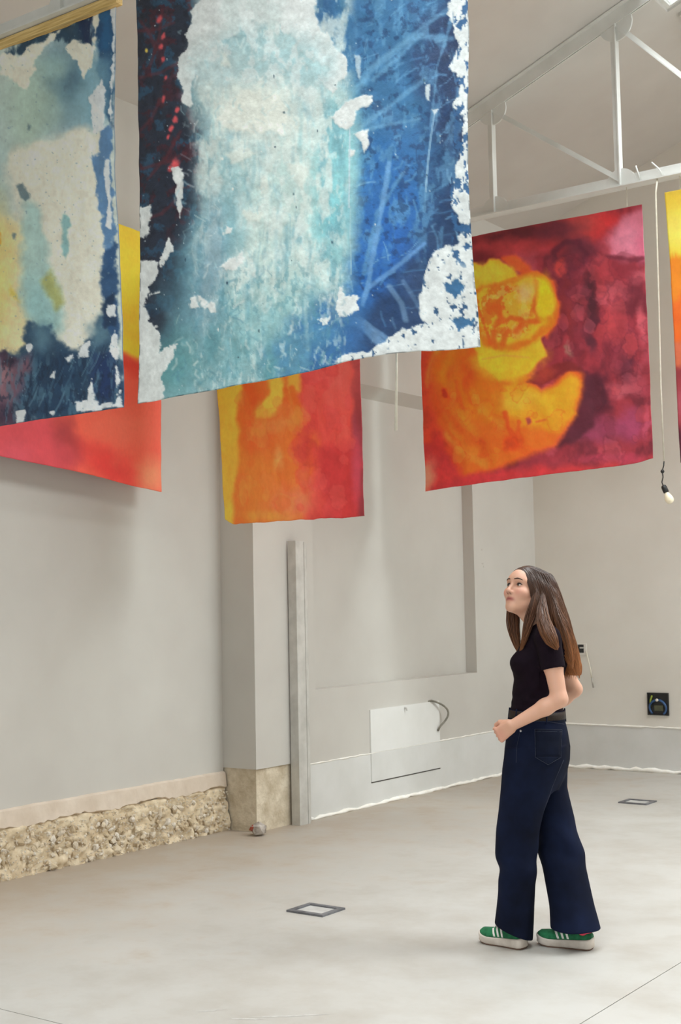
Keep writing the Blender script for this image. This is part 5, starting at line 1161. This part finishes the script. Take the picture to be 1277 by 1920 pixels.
def band(name, tab, mat, thick, z_off=0.0, par=None):
    """a belt-like loop: two rings of torso rows."""
    r = sorted(rows_from(tab, thick)); bm = bmesh.new(); rings = []
    for (z, cx, cy, ra, rb, yaw) in r:
        t = math.radians(yaw); ring = []
        for k in range(64):
            a = 2*math.pi*k/64; p, q = ra*math.cos(a), rb*math.sin(a)
            ring.append(bm.verts.new((cx+p*math.cos(t)-q*math.sin(t), cy+p*math.sin(t)+q*math.cos(t), z-0.05*(p*math.cos(t)))))
        rings.append(ring)
    for A_, B_ in zip(rings, rings[1:]):
        for k in range(64): bm.faces.new((A_[k], A_[(k+1) % 64], B_[(k+1) % 64], B_[k]))
    o = obj(name, bm, mat, par or woman, True); m = o.modifiers.new('thick', 'SOLIDIFY'); m.thickness = 0.003; m.offset = 1; return o
wb = band('waistband', [(1350, 955, 1059, 0.148, 21), (1340, 956, 1057.5, 0.142, 20.5), (1330, 957, 1057, 0.139, 20)], DENIM, 0.001, par=jeans)
bl = band('belt', [(1345.5, 955.5, 1058, 0.1455, 20.5), (1338, 956.3, 1057.3, 0.1425, 20.3), (1331, 957, 1057, 0.1405, 20)], BELT, 0.0045); tag(bl, 'brown leather belt')
_rr = sorted(rows_from([(1352, 954.5, 1059, 0.148, 21), (1327, 957, 1057, 0.139, 20)], 0.0062))
for a in (2.62, 3.6, 4.15, 5.3, 0.4):
    bm = bmesh.new(); q = []
    for (z, cx, cy, ra, rb, yaw) in _rr:
        t = math.radians(yaw); p_, q_ = ra*math.cos(a), rb*math.sin(a); q.append(np.array([cx+p_*math.cos(t)-q_*math.sin(t), cy+p_*math.sin(t)+q_*math.cos(t), z-0.05*p_*math.cos(t)]))
    tube(bm, [q[0], (q[0]+q[1])/2+0.0, q[1]], 0.0035, 6); obj('belt_loop', bm, DENIM, jeans, True)

# --- shoes
GREEN = mat_noise('green_suede', L4(24, 92, 58), L4(40, 124, 80), 30, 0.9, 0.2, 200, 0.001)
SOLE = mat_noise('white_rubber_sole', L4(190, 178, 166), L4(218, 208, 198), 14, 0.65, 0.1, 80)
SOLEB = mat_noise('brown_outsole', L4(96, 74, 62), L4(124, 98, 84), 20, 0.8, 0.2)
WHITE = mat_noise('white_leather', L4(232, 230, 222), L4(242, 240, 234), 20, 0.5, 0.05)
PINK = mat_noise('pink_knit', L4(222, 62, 88), L4(238, 84, 108), 40, 0.8, 0.2)
def shoe(heel, toe, lab):
    """heel and toe: floor points (figure frame) of the sole's two ends."""
    heel, toe = np.array(heel), np.array(toe); d = toe-heel; ln = np.hypot(d[0], d[1]); an = math.atan2(d[1], d[0])
    prof = [(0.0, 0.012, 0.046), (0.02, 0.030, 0.046), (0.08, 0.0355, 0.044), (0.25, 0.037, 0.041), (0.45, 0.038, 0.038), (0.62, 0.044, 0.035), (0.75, 0.0475, 0.034), (0.87, 0.043, 0.035), (0.95, 0.031, 0.037), (0.985, 0.018, 0.038), (1.0, 0.006, 0.038)]
    side = lambda i: [(prof[j][0]*ln, i*prof[j][1]) for j in range(len(prof))]
    def shell(rows, closed=True):
        bm = bmesh.new(); rings = [[bm.verts.new(v) for v in r] for r in rows]; n = len(rings[0])
        for A_, B_ in zip(rings, rings[1:]):
            for k in range(n): bm.faces.new((A_[k], A_[(k+1) % n], B_[(k+1) % n], B_[k]))
        bm.faces.new(rings[0][::-1]); bm.faces.new(rings[-1]); bmesh.ops.recalc_face_normals(bm, faces=bm.faces); return bm
    def ring(zf, grow):
        o = []
        for (t, w, h) in prof: o.append((t*ln+grow*(1 if t > 0.5 else -1)*min(1, abs(t-0.5)*2)**3, w+grow, zf(t, h)))
        return [(x, y, z) for (x, y, z) in o]+[(x, -y, z) for (x, y, z) in o[::-1]]
    spr = lambda t: 0.010*max(0, (t-0.72)/0.28)**2+0.002*max(0, (0.06-t)/0.06)
    root = None
    # upper: cross-sections from heel to toe
    up = [(0.012, 0.027, 0.036), (0.05, 0.031, 0.042), (0.14, 0.033, 0.040), (0.24, 0.034, 0.044), (0.36, 0.035, 0.058), (0.48, 0.038, 0.058), (0.60, 0.042, 0.046), (0.72, 0.0445, 0.036), (0.84, 0.041, 0.031), (0.93, 0.032, 0.025), (0.985, 0.017, 0.012)]
    rows = []
    for (t, w, h) in up:
        z0 = 0.036+spr(t); r = []
        for k in range(17):
            a = math.pi*k/16; cw = math.copysign(abs(math.cos(a))**0.75, math.cos(a)); r.append((t*ln, w*cw*(1-0.25*math.sin(a)**3*(0.3 < 1)), z0+h*math.sin(a)**0.8))
        rows.append(r)
    s_ = obj('shoe', shell(rows), GREEN, woman, True); tag(s_, lab)
    s_.matrix_local = Matrix.Translation(Vector(heel)) @ Matrix.Rotation(an, 4, 'Z')
    sb = shell([ring(lambda t, h: spr(t)+0.006, -0.001), ring(lambda t, h: spr(t)+0.010, 0.0025), ring(lambda t, h: h*0.55+spr(t), 0.0015), ring(lambda t, h: h*0.92+spr(t), 0.0035), ring(lambda t, h: h+spr(t)+0.003, 0.002), ring(lambda t, h: h+spr(t)+0.002, -0.006)])
    so = obj('sole', sb, SOLE, s_); so.data.polygons.foreach_set('use_smooth', [True]*len(so.data.polygons))
    ob = obj('outsole', shell([ring(lambda t, h: spr(t), -0.003), ring(lambda t, h: spr(t)+0.0065, -0.0005)]), SOLEB, s_)
    # three slanted stripes on both sides
    def surf(t, k):
        ts = [u_[0] for u_ in up]; w = np.interp(t, ts, [u_[1] for u_ in up]); h = np.interp(t, ts, [u_[2] for u_ in up]); a = math.pi*k
        return Vector((t*ln, w*abs(math.cos(a))**0.75*(1 if math.cos(a) >= 0 else -1)*(1-0.25*math.sin(a)**3), 0.036+spr(t)+h*math.sin(a)**0.8))
    for sd in (0, 1):
        for i in range(3):
            bm = bmesh.new(); G = []; t0 = 0.43+0.085*i
            for j in range(7):
                v = j/6; kk = 0.03+0.30*v; kk = kk if sd == 0 else 1-kk; row = []
                for m in range(3):
                    t = t0+0.038*(m/2-0.5)+0.075*(0.5-v)*-1; p = surf(t, kk); c = Vector((p.x, 0, 0.05)); nrm = (p-c).normalized(); row.append(bm.verts.new(p+nrm*0.0022))
                G.append(row)
            for j in range(6):
                for m in range(2): bm.faces.new((G[j][m], G[j][m+1], G[j+1][m+1], G[j+1][m]))
            st_ = obj('stripe', bm, WHITE, s_, True); mm = st_.modifiers.new('thick', 'SOLIDIFY'); mm.thickness = 0.0018; mm.offset = 0
    bm = bmesh.new()
    for i in range(5):
        t = 0.45+0.045*i; tube(bm, [surf(t, k)+Vector((0, 0, 0.003)) for k in (0.36, 0.43, 0.5, 0.57, 0.64)], 0.0028, 6)
    obj('laces', bm, WHITE, s_, True)
    bm = bmesh.new(); lathe(bm, [(0.026, 0.06), (0.029, 0.080), (0.031, 0.105), (0.031, 0.13), (0.030, 0.15)], 18, Matrix.Translation((0.042, 0, 0)) @ Matrix.Diagonal((1.05, 0.98, 1, 1)))
    obj('sock', bm, PINK, s_, True)
    bm = bmesh.new(); tube(bm, [(0.075, 0.031, 0.080), (0.052, 0.031, 0.080), (0.016, 0.025, 0.080), (0.005, 0, 0.080), (0.016, -0.025, 0.080), (0.052, -0.031, 0.080), (0.075, -0.031, 0.080)], 0.0062, 8)
    obj('collar', bm, PINK, s_, True)
def floor_pt(px, py):
    d = _fw+_r*(px-638.5)/F_PX-_u*(py-960)/F_PX; q = CAM+d*(-CAM[2]/d[2])-PO; return np.array([q @ PA, q @ PN, 0.0])
shoe(floor_pt(984, 1780), floor_pt(903, 1764), 'green shoe with three white stripes, stepping ahead')
shoe(floor_pt(1112, 1781), floor_pt(1009, 1769), 'green shoe with three white stripes and pink collar, set behind')

# --- hair
def hair_mat():
    m, nt, b = nodes('brown_hair'); at = N(nt, 'ShaderNodeAttribute', attribute_name='paint')
    nt.links.new(at.outputs['Color'], b.inputs['Base Color']); b.inputs['Roughness'].default_value = 0.42
    b.inputs['Specular IOR Level'].default_value = 0.55
    return m
HAIR = hair_mat()
def hair_tone(t, j):
    """t: 0 at the root, 1 at the tip; j: strand's own shade."""
    a, m, e = lin((70, 46, 34)), lin((104, 66, 42)), lin((160, 100, 54))
    t = np.clip(t, 0, 1)[:, None]; c = np.where(t < 0.5, a+(m-a)*t*2, m+(e-m)*(t-0.5)*2); return c*(0.72+0.6*j)[:, None]
H_ = Field((-0.16, -0.24, 1.14), (0.26, 0.24, 1.74), 0.0034)
CC, CR = (-0.028, 0, 0.026), (0.119, 0.087, 0.101)
capF = H_.ell_f(hd(*CC), CR, HM)
def cap(x, y, z):
    f = (x-HO[0])*HF[0]+(y-HO[1])*HF[1]+(z-HO[2])*HF[2]; l = (x-HO[0])*HL[0]+(y-HO[1])*HL[1]+(z-HO[2])*HL[2]; u = (x-HO[0])*HU[0]+(y-HO[1])*HU[1]+(z-HO[2])*HU[2]
    hl = (f-0.018)*0.80-(u+0.030)*0.60-0.30*np.maximum(np.abs(l)-0.045, 0)+0.004      # face opening
    return np.maximum(capF(x, y, z), hl)
H_.add(cap, hd(*CC)-0.13, hd(*CC)+0.13, 0.004)
# back fall: wide flat curtain of ellipses
BACK = [(1078, 1008, 1032, 0.040), (1090, 1006, 1041, 0.056), (1110, 1005, 1049, 0.074), (1135, 1005, 1057, 0.090), (1155, 1010, 1063, 0.104), (1175, 1024, 1069, 0.112), (1205, 1040, 1077, 0.112), (1230, 1049, 1083, 0.104), (1250, 1055, 1088, 0.092), (1264, 1060, 1086, 0.078)]
H_.loft(leg_rows(BACK, lambda py: float(np.interp(py, (1090, 1180, 1262), (0.005, 0.015, 0.03)))), 0.04, lambda x, y, z, p, q: 0.003*np.sin(y*150+z*25)+0.002*np.sin(y*330))
# locks: centre line (photo position, depth) and radius
LOCKS = {
 'near_front': ([(1006, 1104, -0.062), (1005, 1125, -0.076), (999, 1142, -0.086), (993, 1160, -0.088), (988, 1180, -0.086), (982, 1204, -0.078), (975, 1226, -0.070)], [0.008, 0.017, 0.021, 0.021, 0.017, 0.011, 0.004]),
 'near_side': ([(1018, 1116, -0.070), (1017, 1138, -0.092), (1017, 1155, -0.128), (1021, 1172, -0.180), (1028, 1188, -0.222), (1035, 1202, -0.236), (1045, 1216, -0.236)], [0.008, 0.019, 0.026, 0.030, 0.030, 0.026, 0.010]),
 'near_back': ([(1038, 1126, -0.060), (1044, 1160, -0.09), (1054, 1190, -0.10), (1064, 1220, -0.095), (1072, 1252, -0.085)], [0.012, 0.024, 0.028, 0.024, 0.010]),
 'far_front': ([(965, 1096, 0.095), (961, 1120, 0.100), (962, 1144, 0.096), (961, 1168, 0.080), (966, 1195, 0.062), (971, 1213, 0.052), (976, 1230, 0.044)], [0.008, 0.020, 0.024, 0.028, 0.021, 0.014, 0.004]),
 'far_side': ([(985, 1085, 0.080), (985, 1120, 0.095), (992, 1150, 0.10), (1005, 1180, 0.11)], [0.01, 0.026, 0.028, 0.014]),
}
def resample(pts, n):
    pts = np.array(pts); s = np.linspace(0, 1, len(pts)); x = np.linspace(0, 1, n); q = np.stack([np.interp(x, s, pts[:, i]) for i in range(3)], 1)
    for _ in range(6): q[1:-1] = 0.5*q[1:-1]+0.25*(q[:-2]+q[2:])
    return q
for nm, (pts, rs) in LOCKS.items():
    H_.chain(resample([L(*p) for p in pts], 22), list(np.interp(np.linspace(0, 1, 22), np.linspace(0, 1, len(rs)), rs)*np.linspace(0.80, 0.45, 22)), 0.010)
def hair_color(V):
    t = np.clip((1.66-V[:, 2])/0.42, 0, 1); j = 0.5+fbm(V[:, 1]*160+V[:, 0]*60, V[:, 2]*14+V[:, 0]*90, 3, 3)*1.3
    return hair_tone(t*0.9, np.clip(j, 0, 1)*0.9)
hair = fmesh('hair', H_, HAIR, woman, 1, hair_color); tag(hair, 'long straight brown hair with lighter ends')
# strands laid over the mass
rs_ = np.random.RandomState(4); SV = []; SF = []; SC = []
def strand(P, r0, shade):
    P = np.array(P); n = len(P); base = len(SV); T = np.gradient(P, axis=0); T /= np.linalg.norm(T, axis=1)[:, None]+1e-9
    ref = np.cross(T, [0.3, 1.0, 0.1]); ref /= np.linalg.norm(ref, axis=1)[:, None]+1e-9; w = np.cross(T, ref)
    for i in range(n):
        t = i/(n-1); r = r0*(1-0.75*t**3)
        for k in range(3):
            a = 2*math.pi*k/3; SV.append(P[i]+ref[i]*math.cos(a)*r+w[i]*math.sin(a)*r)
    SC.append(np.repeat(hair_tone((1.66-P[:, 2])/0.42, np.full(n, shade)), 3, axis=0))
    for i in range(n-1):
        for k in range(3):
            a, b2 = base+i*3+k, base+i*3+(k+1) % 3; SF.append((a, b2, b2+3, a+3))
def tuft(pts, rs, count, n=18, r0=0.0015, spread=1.0):
    C0 = resample([L(*p) for p in pts], n); R = np.interp(np.linspace(0, 1, n), np.linspace(0, 1, len(rs)), rs)
    T = np.gradient(C0, axis=0); T /= np.linalg.norm(T, axis=1)[:, None]; A = np.cross(T, [0, 1.0, 0]); A /= np.linalg.norm(A, axis=1)[:, None]; Bx = np.cross(T, A)
    for _ in range(count):
        a = rs_.uniform(0, 2*math.pi); rad = rs_.uniform(0.62, 1.18)*spread; w = rs_.uniform(-0.5, 0.5)
        ph = np.linspace(0, 1, n); an = a+w*ph+0.25*np.sin(ph*5+rs_.uniform(0, 6)); st = rs_.uniform(0.9, 1.06)
        P = C0+(A*np.cos(an)[:, None]+Bx*np.sin(an)[:, None])*(R*rad)[:, None]
        m = max(4, min(n, int(n*st))); strand(P[:m], rs_.uniform(0.7, 1.3)*r0, rs_.uniform(-0.2, 1.3))
for nm, (pts, rs) in LOCKS.items(): tuft(pts, rs, {'near_front': 120, 'near_side': 150, 'near_back': 60, 'far_front': 120, 'far_side': 10}[nm])
# strands from the parting over the cap and down the back
br = leg_rows(BACK, lambda py: float(np.interp(py, (1090, 1180, 1262), (0.01, 0.02, 0.03)))); br = np.array(br)[np.argsort([-r[0] for r in br])]
GH = np.stack(np.gradient(H_.F), -1)
def probe(P):
    i = np.clip(np.round((P-H_.lo)/H_.h).astype(int), 0, H_.n-1); f = H_.F[i[:, 0], i[:, 1], i[:, 2]]; g = GH[i[:, 0], i[:, 1], i[:, 2]]
    gn = np.linalg.norm(g, axis=1)+1e-9; nrm = g/gn[:, None]; off = P-(H_.lo+i*H_.h)
    return f+(off*nrm).sum(1)*np.minimum(gn/H_.h, 1.2), nrm
hv = np.empty(len(hair.data.vertices)*3, np.float32); hair.data.vertices.foreach_get('co', hv); hv = hv.reshape(-1, 3).astype(float)
pick = hv[rs_.randint(0, len(hv), 6500)]; _f, _n = probe(pick); pick = pick[(_n @ HF < 0.85) & (pick[:, 2] > 1.20)]
M_ = len(pick); lift = rs_.uniform(0.0003, 0.0026, M_); way = np.stack([0.30+rs_.uniform(-0.06, 0.06, M_), rs_.uniform(-0.08, 0.08, M_), -np.ones(M_)], 1)
trail = []; P = pick.copy(); NS = 13
for k in range(NS):
    fade = math.sin(math.pi*min(1, (k+0.6)/4.0)*0.5)*(1 if k < NS-4 else (NS-k)/4.5)
    for _ in range(3):
        f, nrm = probe(P); P = P-nrm*np.clip(f-(lift*fade-0.0008*(1-fade)), -0.006, 0.006)[:, None]
    trail.append(P.copy()); f, nrm = probe(P)
    d = way-nrm*(way*nrm).sum(1)[:, None]; d /= np.linalg.norm(d, axis=1)[:, None]+1e-9; P = P+d*0.0115
trail = np.array(trail)
for j in range(M_):
    q = trail[:, j].copy()
    for _ in range(2): q[1:-1] = 0.5*q[1:-1]+0.25*(q[:-2]+q[2:])
    strand(q, rs_.uniform(0.0007, 0.0013), rs_.uniform(-0.1, 1.15))
for _ in range(260):                                        # free tips at the bottom of the back
    a = rs_.uniform(0, 2*math.pi); P = []
    for q_ in np.linspace(1.30, br[:, 0].min()-rs_.uniform(-0.01, 0.022), 12):
        v = [np.interp(-q_, -br[:, 0], br[:, c]) for c in range(5)]; aa = a+0.05*math.sin(30*q_+a*3); g_ = rs_.uniform(0.96, 1.0)
        P.append([v[1]+v[3]*math.cos(aa)*g_, v[2]+v[4]*math.sin(aa)*g_, q_])
    strand(resample(P, 12), rs_.uniform(0.0010, 0.0016), rs_.uniform(-0.2, 1.2))
me = bpy.data.meshes.new('hair_strands'); me.from_pydata([tuple(v) for v in SV], [], SF)
a = me.attributes.new('paint', 'FLOAT_COLOR', 'POINT'); SC = np.concatenate(SC); a.data.foreach_set('color', np.column_stack([SC, np.ones(len(SC))]).astype(np.float32).ravel())
o = obj('hair_strands', me, HAIR, hair, True); tag(o, kind='stuff')
